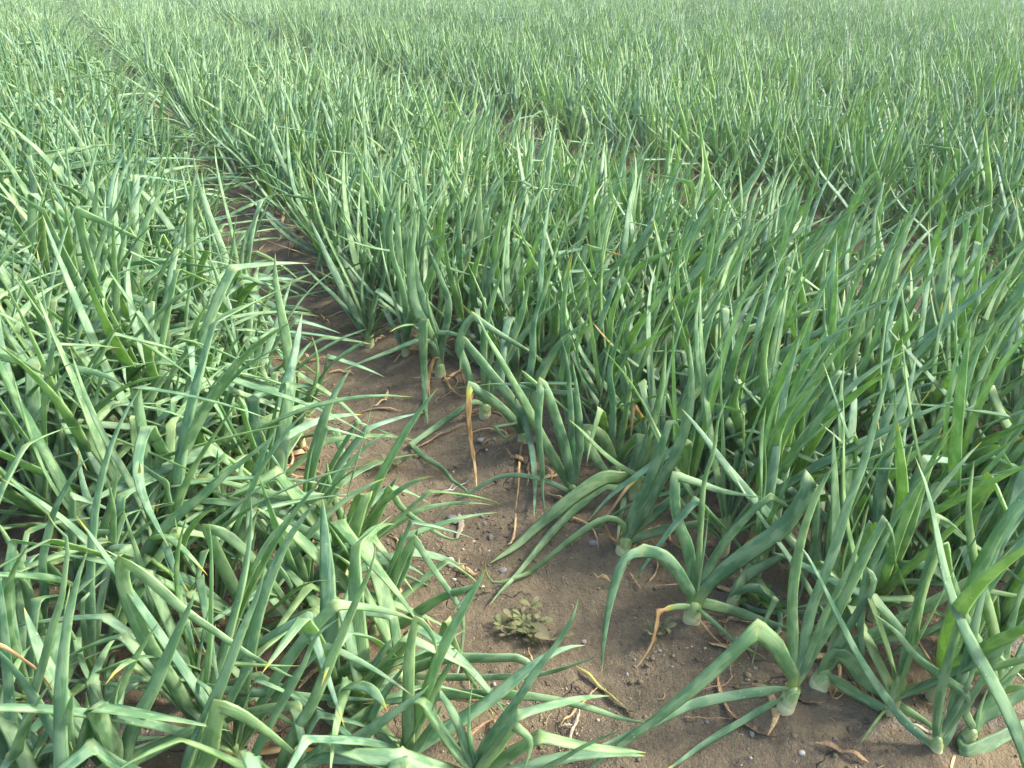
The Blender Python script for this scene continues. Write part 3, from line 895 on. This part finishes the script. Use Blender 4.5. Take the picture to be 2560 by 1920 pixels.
def build_hero(label, B, T, r10, leaves):
    B = np.array(B) / 1000.
    T = np.array(T) / 1000.
    gz = float(ground_z(B[0], B[1]))
    hero_xy.append((B[0], B[1]))
    root = make_empty('onion_plant', (B[0], B[1], gz))
    tag(root, label, 'onion plant', 'onion plants of the field')
    off = np.array([B[0], B[1], gz])
    bulb = 1.2 if 'bulb' in label else 1.
    hr = np.random.default_rng(abs(int(B[0] * 9973)) + int(B[1] * 7919))
    T = np.array([B[0], B[1], gz]) + .84 * (T - np.array([B[0], B[1], gz]))
    st = stem_surface(np.array([B[0], B[1], gz - .006]) - off, T - off, r10 / 1e4, 12, hr.random(), bulb)
    link(bpy.data.objects.new('stem', quick_mesh('stem', st[0], st[1], M_STEM, True, st[2], st[3])), root)
    # papery sheaths wrapped round the neck, one over the other
    for q_ in range(3):
        top = (.45, .68, .9)[q_] + hr.uniform(-.06, .06)
        ts = np.array([-.1, .25, .6, .90, 1.0]) * top
        Pq = np.array([B[0], B[1], gz - .004]) - off + ts[:, None] * (T - np.array([B[0], B[1], gz - .004]))
        rr = r10 / 1e4 * np.array([1.10, 1.09, 1.06, 1.03, .80]) * (1.10 - .05 * q_) * (1 + (bulb - 1) * (1 - ts))
        d = sweep(Pq, rr * 2, np.full(5, .93), 12, hr.random(), np.zeros(5), dshape=False)
        vv = d[0].reshape(5, 12, 3)
        vv[-2:, :, 2] += (.35 * r10 / 1e4) * np.cos(np.arange(12) / 12 * 2 * pi + hr.uniform(0, 6))[None]      # slanting rim
        prm_ = d[2].copy()
        prm_[:, 0] = np.repeat(ts, 12)
        link(bpy.data.objects.new('sheath', quick_mesh('sheath', vv.reshape(-1, 3), d[1], M_STEM, True, prm_, d[3])), root)
    for w10, kk, dry, pts in leaves:
        pts = [np.array(p) / 1000. - off for p in pts]
        # the blade begins inside the sheath
        ax = (T - off) / np.linalg.norm(T - off)
        start = pts[0] - ax * .018
        start = start + (ax * max(start @ ax, .004) - start) * .75            # tucked into the neck
        cuts = [0] + list(kk) + [len(pts) - 1]
        segs = []
        for a, b in zip(cuts[:-1], cuts[1:]):
            sub = pts[a:b + 1]
            if a == 0:
                sub = [start] + sub
            if len(sub) > 1:
                segs.append(catmull(sub, 8))
        path = np.concatenate([segs[0]] + [s_[1:] for s_ in segs[1:]])
        ln = np.concatenate([[0], np.cumsum(np.linalg.norm(path[1:] - path[:-1], axis=1))])
        kf, n0 = [], 0
        for s_ in segs[:-1]:
            n0 += len(s_) - (1 if n0 else 0)
            kf.append(float(ln[min(n0 - 1 if n0 else 0, len(ln) - 1)] / ln[-1]))
        # width axis across the line of sight of someone walking the furrow
        d0 = pts[min(2, len(pts) - 1)] - pts[0]
        w0 = np.cross(d0, [.15, -.85, .5])
        if np.linalg.norm(w0) < 1e-5:
            w0 = np.array([1., 0, 0])
        d = leaf_from_path(path, kf, w10 / 1e4, 8, hr.random(), dry, 24, hr.uniform(.22, .36), hr.normal(0, .25), w0, np.array([.15, -.85, .5]))
        nm = 'dry_leaf' if dry <= 0 else 'leaf'
        o = link(bpy.data.objects.new(nm, quick_mesh(nm, d[0], d[1], M_LEAF, True, d[2], d[3])), root)
        if .2 < dry < 1 and 'withered' in label:
            o['label'] = 'green leaf with a withered yellow-brown end'
    if sl(B[0], B[1])[0] < .4:
        # lesser leaves crowding round the ones picked out above
        st = dict(STYLE_TANGLE, lean=(.0, .25), len=.33)
        parts, _, _, _ = grow_plant(int(hr.integers(1e6)), st, 8, 14, .9)
        for nm, v, q, prm, crd in parts[1:7]:
            link(bpy.data.objects.new(nm, quick_mesh(nm, v, q, M_LEAF, True, prm, crd)), root)


for h in HERO:
    build_hero(*h)

# ------------------------------------------------------------------ every planting hole of the beds
def rows():
    pts = []
    r = np.random.default_rng(77)
    for bed in range(-11, 14):
        f0 = FUR0 + PITCH * bed                 # furrow on the low side of this bed
        for k in range(8):
            s = f0 + .27 + k * .2085
            for l in np.arange(-8, 27.5, .150):
                for q in range(3 if bed < 0 or (bed == 0 and l < 3.2) else 2):
                    ss = s + (q - .5) * .085 * (.7 if bed < 0 else 1) + r.normal(0, .022) + .035 * sin(l * 2.3 + bed * 2) * (k in (0, 7)) * (l > 2.2)
                    ll = l + r.normal(0, .03) + (k % 2) * .1
                    if k == 0 and bed >= 1:
                        ss -= .02
                    if k == 7 and l > 1.9:
                        ss += min(.03, (l - 1.9) * .06)      # the tangled bed spills into the furrow
                    if bed == -1 and q == 2 and l < 1.5:
                        continue
                    if bed == 0 and l > 1.2 and (k == 7 or (k == 6 and r.random() < .3)):
                        continue
                    if k == 7 and bed > 0 and r.random() < .7:
                        continue
                    pts.append((ss, ll, bed, k))
    a = np.array(pts)
    x, y = xy(a[:, 0], a[:, 1])
    return x, y, a


PX, PY, PA = rows()
DEP = PY * cos(R(26.9)) + (CAM_H - .2) * sin(R(26.9))


def in_view(x, y, z, m=1.0):
    dz = z - CAM_H
    zc = y * cos(R(26.9)) - dz * sin(R(26.9))
    v = (-dz * cos(R(26.9)) - y * sin(R(26.9)))
    u = x / np.maximum(zc, .01)
    w = v / np.maximum(zc, .01)
    return (zc > .1) & (np.abs(u) < .6184 * m) & (np.abs(w) < .464 * m)


vis = in_view(PX, PY, .05, 1.06) | in_view(PX, PY, .25, 1.0) | in_view(PX, PY, .42, 1.03)
far_keep = in_view(PX, PY, .25, 1.25) | in_view(PX, PY, .45, 1.25)
HX = np.array(hero_xy)
dh = np.min(np.hypot(PX[:, None] - HX[None, :, 0], PY[:, None] - HX[None, :, 1]), axis=1)
# the hand-set plants stand for their own holes
clear = dh > np.where((PA[:, 0] > .70) & (PA[:, 0] < .9) & (PA[:, 1] < 2.1), .12, .062)
clear &= ~((PA[:, 0] > .6) & (PA[:, 0] < .90) & (PA[:, 1] < 1.98))
clear &= ~((PA[:, 0] > .27) & (PA[:, 0] < .5) & (PA[:, 1] < 1.3))
clear &= (PY > .6)
clear &= ~((np.hypot(PX, PY) < .72))
# gaps where plants failed
clear &= ~((PA[:, 0] > 2.0) & (PA[:, 0] < 2.3) & (PA[:, 1] > 1.2) & (PA[:, 1] < 3.2) & (rng.random(len(PX)) < .45))
N_IND = 300 - len(HERO)
order = np.argsort(np.where(vis & clear, DEP, 1e9))
ind = order[:N_IND]
is_ind = np.zeros(len(PX), bool)
is_ind[ind] = True

NUM = ('no', 'one', 'two', 'three', 'four', 'five', 'six', 'seven', 'eight', 'nine', 'ten')
BED_TXT = {-1: 'tangled bed', 0: 'leaning bed', 1: 'upright bed beyond'}
ROW_TXT = ('edge row', 'second row', 'third row', 'middle row')


def look(nk, nd, nl, sc, bed, k):
    size = 'tall ' if sc > .95 else ('short ' if sc < .85 else '')
    a = []
    if nk:
        a.append(NUM[nk] + (' folded leaf' if nk == 1 else ' folded leaves'))
    if nd:
        a.append('one withered leaf')
    if not a:
        a.append(NUM[nl] + ' unbroken leaves')
    row = min(k, 7 - k)
    return '%sonion plant, %s, %s of the %s' % (size, ', '.join(a), ROW_TXT[row], BED_TXT[max(-1, min(1, bed))])


def style_for(bed, l):
    if bed < 0:
        return STYLE_TANGLE
    if bed == 0:
        return STYLE_LEAN
    return STYLE_UP


for i in ind:
    bed = int(PA[i, 2])
    st = dict(style_for(bed, PA[i, 1]))
    x, y = float(PX[i]), float(PY[i])
    if bed == -1 and PA[i, 0] > .1 - .0:
        st['lean'] = (.10, .05)
        st['len'] = .37 if PA[i, 1] < 2.3 else .5
    if bed == 0 and PA[i, 0] < .95:
        st['lean'] = (.25, .15)
        st['kink'] = .34
    sc = float(rng.uniform(.80, 1.02))
    if y < 1.15 and bed < 0:
        sc *= .74
        st['wob'] = .6
    parts, nk, nd, nl = grow_plant(1000 + int(i), st, 8, 14, sc)
    root = make_empty('onion_plant', (x, y, float(ground_z(x, y))))
    lab = look(nk, nd, nl, sc, bed, int(PA[i, 3]))
    tag(root, lab, 'onion plant', 'onion plants of the field')
    for nm, v, q, prm, crd in parts:
        me = quick_mesh(nm, v, q, M_STEM if nm == 'stem' else M_LEAF, True, prm, crd)
        link(bpy.data.objects.new(nm, me), root)

# ------------------------------------------------------------------ the rest of the field: one uncountable mass
tmpl = bpy.data.collections.new('field_templates')
n_tmpl = 0
TMPL = {}
for key, st, cnt in (('tangle', STYLE_TANGLE, 10), ('lean', STYLE_LEAN, 10), ('up', STYLE_UP, 10)):
    TMPL[key] = []
    for c in range(cnt):
        parts, _, _, _ = grow_plant(50 + n_tmpl, st, 6, 9, 1.)
        V, Q, A, C, MI, off = [], [], [], [], [], 0
        for nm, v, q, prm, crd in parts:
            V.append(v); Q.append(q + off); A.append(prm); C.append(crd)
            MI += [0 if nm != 'stem' else 1] * len(q)
            off += len(v)
        me = quick_mesh('onion_clump', np.concatenate(V), np.concatenate(Q), M_LEAF, True, np.concatenate(A), np.concatenate(C))
        me.materials.append(M_STEM)
        me.polygons.foreach_set('material_index', np.array(MI, np.int32))
        o = bpy.data.objects.new('onion_clump_%02d' % n_tmpl, me)
        tmpl.objects.link(o)
        TMPL[key].append(n_tmpl)
        n_tmpl += 1

rest = far_keep & clear & ~is_ind & (PY > .7) & (PY < 60)
rest &= ~((~vis) & (DEP < 1.2))
thin = np.where(PY > 11, .62, 1.0)
rest &= rng.random(len(PX)) < thin
fx, fy, fa = PX[rest], PY[rest], PA[rest]
nF = len(fx)
fz = ground_z(fx, fy)
me = bpy.data.meshes.new('onion_field')
me.vertices.add(nF)
me.vertices.foreach_set('co', np.stack([fx, fy, fz], -1).astype(np.float32).ravel())
idx = np.empty(nF, np.int32)
rot = np.zeros((nF, 3), np.float32)
scl = np.empty(nF, np.float32)
tone = (.42 * vnoise(fx * .55, fy * .55 + 70) + .2 * vnoise(fx * 2.1, fy * 2.1)).astype(np.float32)
patch = 1 + .22 * vnoise(fx * .9 + 40, fy * .9)
for j in range(nF):
    b = fa[j, 2]
    key = 'tangle' if b < 0 else ('lean' if b == 0 else 'up')
    if rng.random() < .2:
        key = 'lean' if key == 'up' else 'up'
    if b < 0 and fy[j] > 7 and rng.random() < .5:
        key = 'up'
    idx[j] = TMPL[key][rng.integers(len(TMPL[key]))]
    rot[j, 2] = rng.uniform(0, 2 * pi) if key == 'tangle' else rng.normal(0, .45)
    rot[j, 0:2] = rng.normal(0, .05, 2)
    scl[j] = rng.uniform(.77, 1.04) * patch[j] * (.84 if b == -1 and fa[j, 3] == 7 else (.80 if b == 0 and fa[j, 3] == 6 else 1)) * (1.1 if fy[j] > 11 else 1)
for nm, ty, dat, fld in (('tone', 'FLOAT', tone, 'value'), ('idx', 'INT', idx, 'value'), ('rot', 'FLOAT_VECTOR', rot, 'vector'), ('scl', 'FLOAT', scl, 'value')):
    at = me.attributes.new(nm, ty, 'POINT')
    at.data.foreach_set(fld, dat.ravel())
field = link(bpy.data.objects.new('onion_field', me))
tag(field, 'dense mass of green onion plants stretching away over the field', 'onion field', kind='stuff')
gn = bpy.data.node_groups.new('scatter_onions', 'GeometryNodeTree')
gn.interface.new_socket('Geometry', in_out='INPUT', socket_type='NodeSocketGeometry')
gn.interface.new_socket('Geometry', in_out='OUTPUT', socket_type='NodeSocketGeometry')
gi, go = gn.nodes.new('NodeGroupInput'), gn.nodes.new('NodeGroupOutput')
ci = gn.nodes.new('GeometryNodeCollectionInfo')
ci.inputs['Collection'].default_value = tmpl
ci.inputs['Separate Children'].default_value = True
ci.inputs['Reset Children'].default_value = True
iop = gn.nodes.new('GeometryNodeInstanceOnPoints')
iop.inputs['Pick Instance'].default_value = True


def named(nm, ty):
    nd = gn.nodes.new('GeometryNodeInputNamedAttribute')
    nd.data_type = ty
    nd.inputs['Name'].default_value = nm
    return [s_ for s_ in nd.outputs if s_.enabled][0]


gn.links.new(gi.outputs[0], iop.inputs['Points'])
gn.links.new(ci.outputs[0], iop.inputs['Instance'])
gn.links.new(named('idx', 'INT'), iop.inputs['Instance Index'])
gn.links.new(named('rot', 'FLOAT_VECTOR'), iop.inputs['Rotation'])
gn.links.new(named('scl', 'FLOAT'), iop.inputs['Scale'])
gn.links.new(iop.outputs[0], go.inputs[0])
md = field.modifiers.new('scatter', 'NODES')
md.node_group = gn
print('field plants', nF, 'individual', len(ind) + len(HERO))

# ------------------------------------------------------------------ grass verge at the far end of the rows
def verge():
    n = 9000
    r = np.random.default_rng(8)
    s = r.uniform(-26, 12, n)
    l = 28.2 + r.random(n) ** 1.4 * 16
    x, y = xy(s, l)
    h = r.uniform(.25, .6, n)
    az = r.uniform(0, 2 * pi, n)
    w = r.uniform(.02, .05, n)
    dx, dy = np.cos(az) * w, np.sin(az) * w
    lx, ly = r.normal(0, .12, (2, n))
    z = ground_z(x, y)
    v = np.stack([np.stack([x - dx, y - dy, z], -1), np.stack([x + dx, y + dy, z], -1),
                  np.stack([x + lx * .4 + dx * .7, y + ly * .4 + dy * .7, z + h * .6], -1), np.stack([x + lx * .4 - dx * .7, y + ly * .4 - dy * .7, z + h * .6], -1),
                  np.stack([x + lx + dx * .05, y + ly + dy * .05, z + h], -1), np.stack([x + lx - dx * .05, y + ly - dy * .05, z + h], -1)], 1).reshape(-1, 3)
    b = np.arange(n)[:, None] * 6
    q = np.concatenate([b + np.array([[0, 1, 2, 3]]), b + np.array([[3, 2, 4, 5]])])
    o = link(bpy.data.objects.new('verge_grass', quick_mesh('verge_grass', v, q, M_GRASS)))
    tag(o, 'yellow-green grass verge at the far end of the onion rows', 'grass', kind='stuff')


verge()

# ------------------------------------------------------------------ stones
def ico():
    p = (1 + 5 ** .5) / 2
    v = np.array([(-1, p, 0), (1, p, 0), (-1, -p, 0), (1, -p, 0), (0, -1, p), (0, 1, p), (0, -1, -p), (0, 1, -p), (p, 0, -1), (p, 0, 1), (-p, 0, -1), (-p, 0, 1)], float)
    v /= np.linalg.norm(v[0])
    f = [(0, 11, 5), (0, 5, 1), (0, 1, 7), (0, 7, 10), (0, 10, 11), (1, 5, 9), (5, 11, 4), (11, 10, 2), (10, 7, 6), (7, 1, 8),
         (3, 9, 4), (3, 4, 2), (3, 2, 6), (3, 6, 8), (3, 8, 9), (4, 9, 5), (2, 4, 11), (6, 2, 10), (8, 6, 7), (9, 8, 1)]
    return v, np.array(f)


IV, IF = ico()


def ico2():
    v = [tuple(q) for q in IV]
    f2, mid = [], {}

    def m(a, b):
        k = (min(a, b), max(a, b))
        if k not in mid:
            q = (np.array(v[a]) + np.array(v[b])) / 2
            v.append(tuple(q / np.linalg.norm(q)))
            mid[k] = len(v) - 1
        return mid[k]
    for a, b, c in IF:
        ab, bc, ca = m(a, b), m(b, c), m(c, a)
        f2 += [(a, ab, ca), (b, bc, ab), (c, ca, bc), (ab, bc, ca)]
    return np.array(v), np.array(f2)


SV, SF = ico2()


def stone_mesh(seed, tone, rounded):
    r = np.random.default_rng(seed)
    v = SV.copy()
    for _ in range(4 if rounded else 8):                  # knock flat facets off the ball
        n = r.normal(0, 1, 3)
        n /= np.linalg.norm(n)
        lim = r.uniform(.80, .95) if rounded else r.uniform(.5, .8)
        d = v @ n
        v = v - np.outer(np.maximum(d - lim, 0), n)
    v *= 1 + r.normal(0, .02, (len(v), 1))
    return quick_mesh('stone', v, SF, M_STONE[tone], rounded)


stone_lib = {(t, k): stone_mesh(40 + t * 10 + k, t, k == 3) for t in range(3) for k in range(4)}
for j, (sx, sy, w10, asp, lab, tone) in enumerate(STONES):
    x, y, w = sx / 1000, sy / 1000, w10 / 1e4
    rnd_ = 'round' in lab
    o = link(bpy.data.objects.new('stone', stone_lib[(tone, 3 if rnd_ else j % 3)]))
    o.scale = (w * .60, w * .52, w * (.42 if asp > .65 else .34))
    o.rotation_euler = (rng.normal(0, .15), rng.normal(0, .15), rng.uniform(-.5, .5) if lab else rng.uniform(0, 6.3))
    o.location = (x, y, float(ground_z(x, y)) + w * .07)
    if lab:
        tag(o, lab, 'stone', 'loose stones on the soil')
    else:
        side = 'in the bare furrow' if sl(x, y)[0] < .62 else 'on the soil of the shaded bed edge'
        tag(o, ('small grey stone ', 'small pale chip of stone ', 'small buff stone ')[tone] + 'half sunk ' + side, 'stone', 'loose stones on the soil')


# ------------------------------------------------------------------ fallen dry leaves and straws
for lab, w10, tone, pts in DRY:
    P = catmull([np.array(p) / 1000. for p in pts], 7)
    r = np.random.default_rng(len(lab) * 31 + w10)
    P[:, 2] = ground_z(P[:, 0], P[:, 1]) + .004 + .004 * np.abs(np.sin(np.linspace(0, 9, len(P)) + w10))
    if 'standing' in lab:
        P[:, 2] += np.linspace(0, .10, len(P))
    base = P[0].copy()
    t = np.linspace(0, 1, len(P))
    thin = 'twig' in lab or 'strand' in lab or 'wiry' in lab
    wd = w10 / 1e4 * (np.clip(1.05 - (2 * t - 1) ** 4, .15, 1) if not thin else 1 - .5 * t) * (1 + .18 * np.sin(t * 31 + r.random() * 9))
    flt = np.full(len(P), .8 if thin else .16)
    d = sweep(P - base, wd, flt, 6, r.random(), np.ones(len(P)), twist=0 if thin else r.normal(0, .6), dshape=False)
    nm = 'twig' if 'twig' in lab else ('straw' if ('straw' in lab or 'stalk' in lab or 'strand' in lab) else 'fallen_leaf')
    o = link(bpy.data.objects.new(nm, quick_mesh(nm, d[0], d[1], M_DRY[tone], True)))
    o.location = base
    tag(o, lab, 'twig' if nm == 'twig' else ('straw' if nm == 'straw' else 'dry leaf'))


# ------------------------------------------------------------------ low weeds
def blade_mesh(name, mat, point):
    ts = np.array([0, .18, .42, .66, .86, 1.0])
    ws = np.array([.07, .20, .40, .50, .36, .06]) if not point else np.array([.08, .26, .30, .24, .13, .02])
    z = .16 * np.sin(ts * 2.6) - .05 * ts
    v = []
    for t_, w_, z_ in zip(ts, ws, z):
        v += [(t_, -w_ * .5, z_ + .05 * w_), (t_, 0, z_), (t_, w_ * .5, z_ + .05 * w_)]
    q = []
    for i in range(len(ts) - 1):
        for j in range(2):
            a = i * 3 + j
            q.append((a, a + 1, a + 4, a + 3))
    return quick_mesh(name, np.array(v), np.array(q), mat)


WB = [blade_mesh('leaf', M_WEED, False), blade_mesh('leaf', M_WEED_BRONZE, False), blade_mesh('leaf', M_WEED_GREEN, True), blade_mesh('leaf', M_WEED, True)]


def weed(name, label, x, y, rosettes, kinds, seed, lift=.01):
    """rosettes: (dx, dy, height, leaf length, leaf count)"""
    r = np.random.default_rng(seed)
    root = make_empty(name, (x, y, float(ground_z(x, y))))
    tag(root, label, 'weed')
    gz0 = float(ground_z(x, y))
    for dx, dy, h, ll, n in rosettes:
        hz = float(ground_z(x + dx, y + dy)) - gz0 + h
        P = catmull([np.array([0, 0, -.004]), np.array([dx * .5, dy * .5, max(hz * .5, .004) + .003]), np.array([dx, dy, hz])], 5)
        d = sweep(P, np.full(len(P), .0024), np.full(len(P), .9), 6, .3, np.zeros(len(P)), dshape=False)
        link(bpy.data.objects.new('stem', quick_mesh('stem', d[0], d[1], M_WEED, True)), root)
        for k in range(n):
            o = bpy.data.objects.new('leaf', WB[kinds[r.integers(len(kinds))]])
            az = k * 2.4 + r.normal(0, .3)
            L = 1.12 * ll * r.uniform(.7, 1.2)
            o.location = (dx + .0015 * cos(az), dy + .0015 * sin(az), hz + r.uniform(-.002, .003))
            o.rotation_euler = (r.normal(0, .25), -r.uniform(.05, .75), az)
            o.scale = (L, L * r.uniform(.8, 1.05), L)
            link(o, root)


weed('low_weed', 'low spreading olive-green weed in the middle of the bare furrow', .021, 1.085,
     [(-.040, .004, .008, .017, 7), (-.030, -.014, .009, .015, 7), (-.020, .018, .012, .016, 6), (-.004, .030, .014, .018, 6), (.012, .052, .010, .018, 6),
      (.000, .006, .016, .016, 7), (.006, -.016, .014, .015, 7), (.016, .010, .016, .018, 7), (.030, .006, .012, .017, 5), (-.012, -.006, .014, .015, 6), (.012, -.026, .008, .014, 5)],
     [0, 0, 0, 1], 3)
weed('weed_seedling', 'bronze weed seedling with four broad leaves touching the low olive weed', .067, 1.060, [(0, 0, .010, .031, 5)], [1], 7)
weed('weed_seedling', 'pale leafy weed seedling by the tangled bed where the soil is gritty', -.285, 1.605, [(0, 0, .014, .040, 6), (.03, .005, .010, .028, 4)], [0, 3], 5)
weed('weed_seedling', 'tiny star-shaped green seedling beside the knee-bent onion leaf', -.274, 1.351, [(0, 0, .008, .020, 7)], [3], 6)
weed('weed_clump', 'bright green weed clump under the arched leaf of the small onion', .430, 1.105, [(0, 0, .02, .030, 8), (.022, -.012, .016, .028, 7), (-.018, .012, .014, .024, 6)], [2], 9)
weed('weed_clump', 'bright green weed clump behind the half-exposed onion bulb', .545, 1.045, [(0, 0, .025, .032, 8), (.025, .016, .018, .028, 7), (-.024, -.010, .016, .026, 7), (.004, -.03, .014, .024, 6)], [2], 10)
weed('weed_seedling', 'sprig of dry olive weed beside the withered hooked onion leaf', .240, 1.052, [(0, 0, .010, .022, 8), (.016, .008, .012, .018, 6)], [3, 1], 12)
weed('weed_seedling', 'thin green seedling below the pale sweeping onion leaves', .115, 1.300, [(0, 0, .006, .018, 4)], [3], 13)


# ------------------------------------------------------------------ grit, crumbs, chaff: nobody could count them
def scatter_lumps(name, label, cat, pts, sizes, mat, seed, sink=.25):
    r = np.random.default_rng(seed)
    n = len(pts)
    A = r.normal(0, 1, (n, 3, 3))
    Qm, _ = np.linalg.qr(A)
    sc = sizes[:, None] * r.uniform(.6, 1.2, (n, 3))
    base = IV[None] * (1 + r.normal(0, .12, (n, 12, 1)) + r.normal(0, .2, (n, 12, 1)) * (sizes > .0035)[:, None, None])
    v = np.einsum('nij,nkj->nki', Qm, base * sc[:, None, :])
    v[:, :, 2] *= .75
    z = ground_z(pts[:, 0], pts[:, 1]) + sizes * sink
    v += np.stack([pts[:, 0], pts[:, 1], z], -1)[:, None, :]
    f = (IF[None] + np.arange(n)[:, None, None] * 12).reshape(-1, 3)
    o = link(bpy.data.objects.new(name, quick_mesh(name, v.reshape(-1, 3), f, mat, False)))
    tag(o, label, cat, kind='stuff')


def spread(n, r, box=(-.9, 1.3, .6, 2.9)):
    return np.stack([r.uniform(box[0], box[1], n), box[2] + (box[3] - box[2]) * r.random(n) ** 1.5], -1)


r = np.random.default_rng(21)
pts = spread(5200, r)
for cx, cy_, sd, n in ((.091, .881, .032, 260), (-.166, 1.352, .045, 380), (.395, .997, .04, 220), (-.26, 1.24, .04, 160), (.03, .90, .05, 120)):
    pts = np.concatenate([pts, np.stack([r.normal(cx, sd, n), r.normal(cy_, sd, n)], -1)])
sz = np.exp(r.normal(math.log(.00105), .42, len(pts)))
scatter_lumps('gravel', 'pale grit scattered over the furrow soil', 'gravel', pts, sz, M_GRIT, 1)
pts = spread(13000, r)
pts = pts[vnoise(pts[:, 0] * 6, pts[:, 1] * 6) > -.12]
for hx, hy in hero_xy:
    pts = np.concatenate([pts, np.array([hx, hy]) + r.normal(0, .016, (22, 2))])
sz = np.minimum(np.exp(r.normal(math.log(.0019), .55, len(pts))), .0042)
pts = np.concatenate([pts, spread(170, r, (-.4, .9, .7, 2.4))])
sz = np.concatenate([sz, r.uniform(.0035, .0065, 170)])
scatter_lumps('soil_crumbs', 'brown soil crumbs loose on the ground', 'soil crumbs', pts, sz, M_CRUMB, 2, .1)


def chaff():
    r = np.random.default_rng(4)
    n = 900
    pts = spread(n, r)
    V, Q, off = [], [], 0
    for k in range(n):
        L = r.uniform(.004, .018) * (1.8 if r.random() < .12 else 1)
        a = r.uniform(0, 2 * pi)
        cv = r.normal(0, .9)
        t = np.linspace(-.5, .5, 5)
        x = pts[k, 0] + L * (t * cos(a) - cv * (t * t) * sin(a))
        y = pts[k, 1] + L * (t * sin(a) + cv * (t * t) * cos(a))
        P = np.stack([x, y, ground_z(x, y) + .0016 + r.uniform(0, .0025) * (1 - 4 * t * t)], -1)
        d = sweep(P, r.uniform(.0006, .0016) * np.array([.4, .9, 1, .9, .4]), np.full(5, .5), 4, 0, np.ones(5), dshape=False)
        V.append(d[0]); Q.append(d[1] + off); off += len(d[0])
    o = link(bpy.data.objects.new('chaff', quick_mesh('chaff', np.concatenate(V), np.concatenate(Q), M_DRY[0])))
    tag(o, 'tiny pale bits of straw strewn on the soil', 'chaff', kind='stuff')


chaff()


def litter():
    r = np.random.default_rng(14)
    V, Q, off = [], [], 0
    for k in range(430):
        edge = r.random() < .6
        ss = r.normal(.30, .07) if edge and r.random() < .6 else (r.normal(.80, .06) if edge else r.uniform(-.5, 1.8))
        x0, y0 = xy(ss, r.uniform(.4, 4.5))
        L = r.uniform(.04, .16)
        a = r.uniform(0, 2 * pi)
        cv = r.normal(0, .7)
        t = np.linspace(-.5, .5, 9)
        x = x0 + L * (t * cos(a) - cv * t * t * sin(a))
        y = y0 + L * (t * sin(a) + cv * t * t * cos(a))
        z = ground_z(x, y) + .005 + r.uniform(.0, .012) * np.abs(np.sin(t * r.uniform(4, 9)))
        w = r.uniform(.004, .012) * np.clip(1.05 - (2 * t) ** 4, .12, 1) * (1 + .25 * np.sin(t * 40 + r.random() * 9))
        d = sweep(np.stack([x, y, z], -1), w, np.full(9, .14), 6, 0, np.ones(9), twist=r.normal(0, 2.), dshape=False)
        V.append(d[0]); Q.append(d[1] + off); off += len(d[0])
    o = link(bpy.data.objects.new('leaf_litter', quick_mesh('leaf_litter', np.concatenate(V), np.concatenate(Q), M_DRY[0])))
    o.data.materials.append(M_DRY[2])
    o.data.polygons.foreach_set('material_index', np.repeat((np.arange(430) % 3 == 0).astype(np.int32), 48))
    tag(o, 'scraps of dead tan onion leaf littering the soil under the plants', 'leaf litter', kind='stuff')


litter()


# ------------------------------------------------------------------ thin summer haze over the field
def haze():
    x0, x1, y0, y1, z0, z1 = -410, 410, -70, 610, -1.1, 1.35
    v = [(x, y, z) for z in (z0, z1) for x, y in ((x0, y0), (x1, y0), (x1, y1), (x0, y1))]
    q = [(3, 2, 1, 0), (4, 5, 6, 7), (0, 1, 5, 4), (1, 2, 6, 5), (2, 3, 7, 6), (3, 0, 4, 7)]
    m = NT('haze')
    pv = m.n('VolumePrincipled')
    pv.inputs['Color'].default_value = (.93, .96, 1, 1)
    pv.inputs['Density'].default_value = .003
    pv.inputs['Anisotropy'].default_value = .3
    m.t.links.new(pv.outputs[0], m.out.inputs['Volume'])
    o = link(bpy.data.objects.new('haze', quick_mesh('haze', np.array(v, float), np.array(q), m.mat, False)))
    tag(o, 'thin pale haze hanging over the far part of the field', 'haze', kind='stuff')


haze()
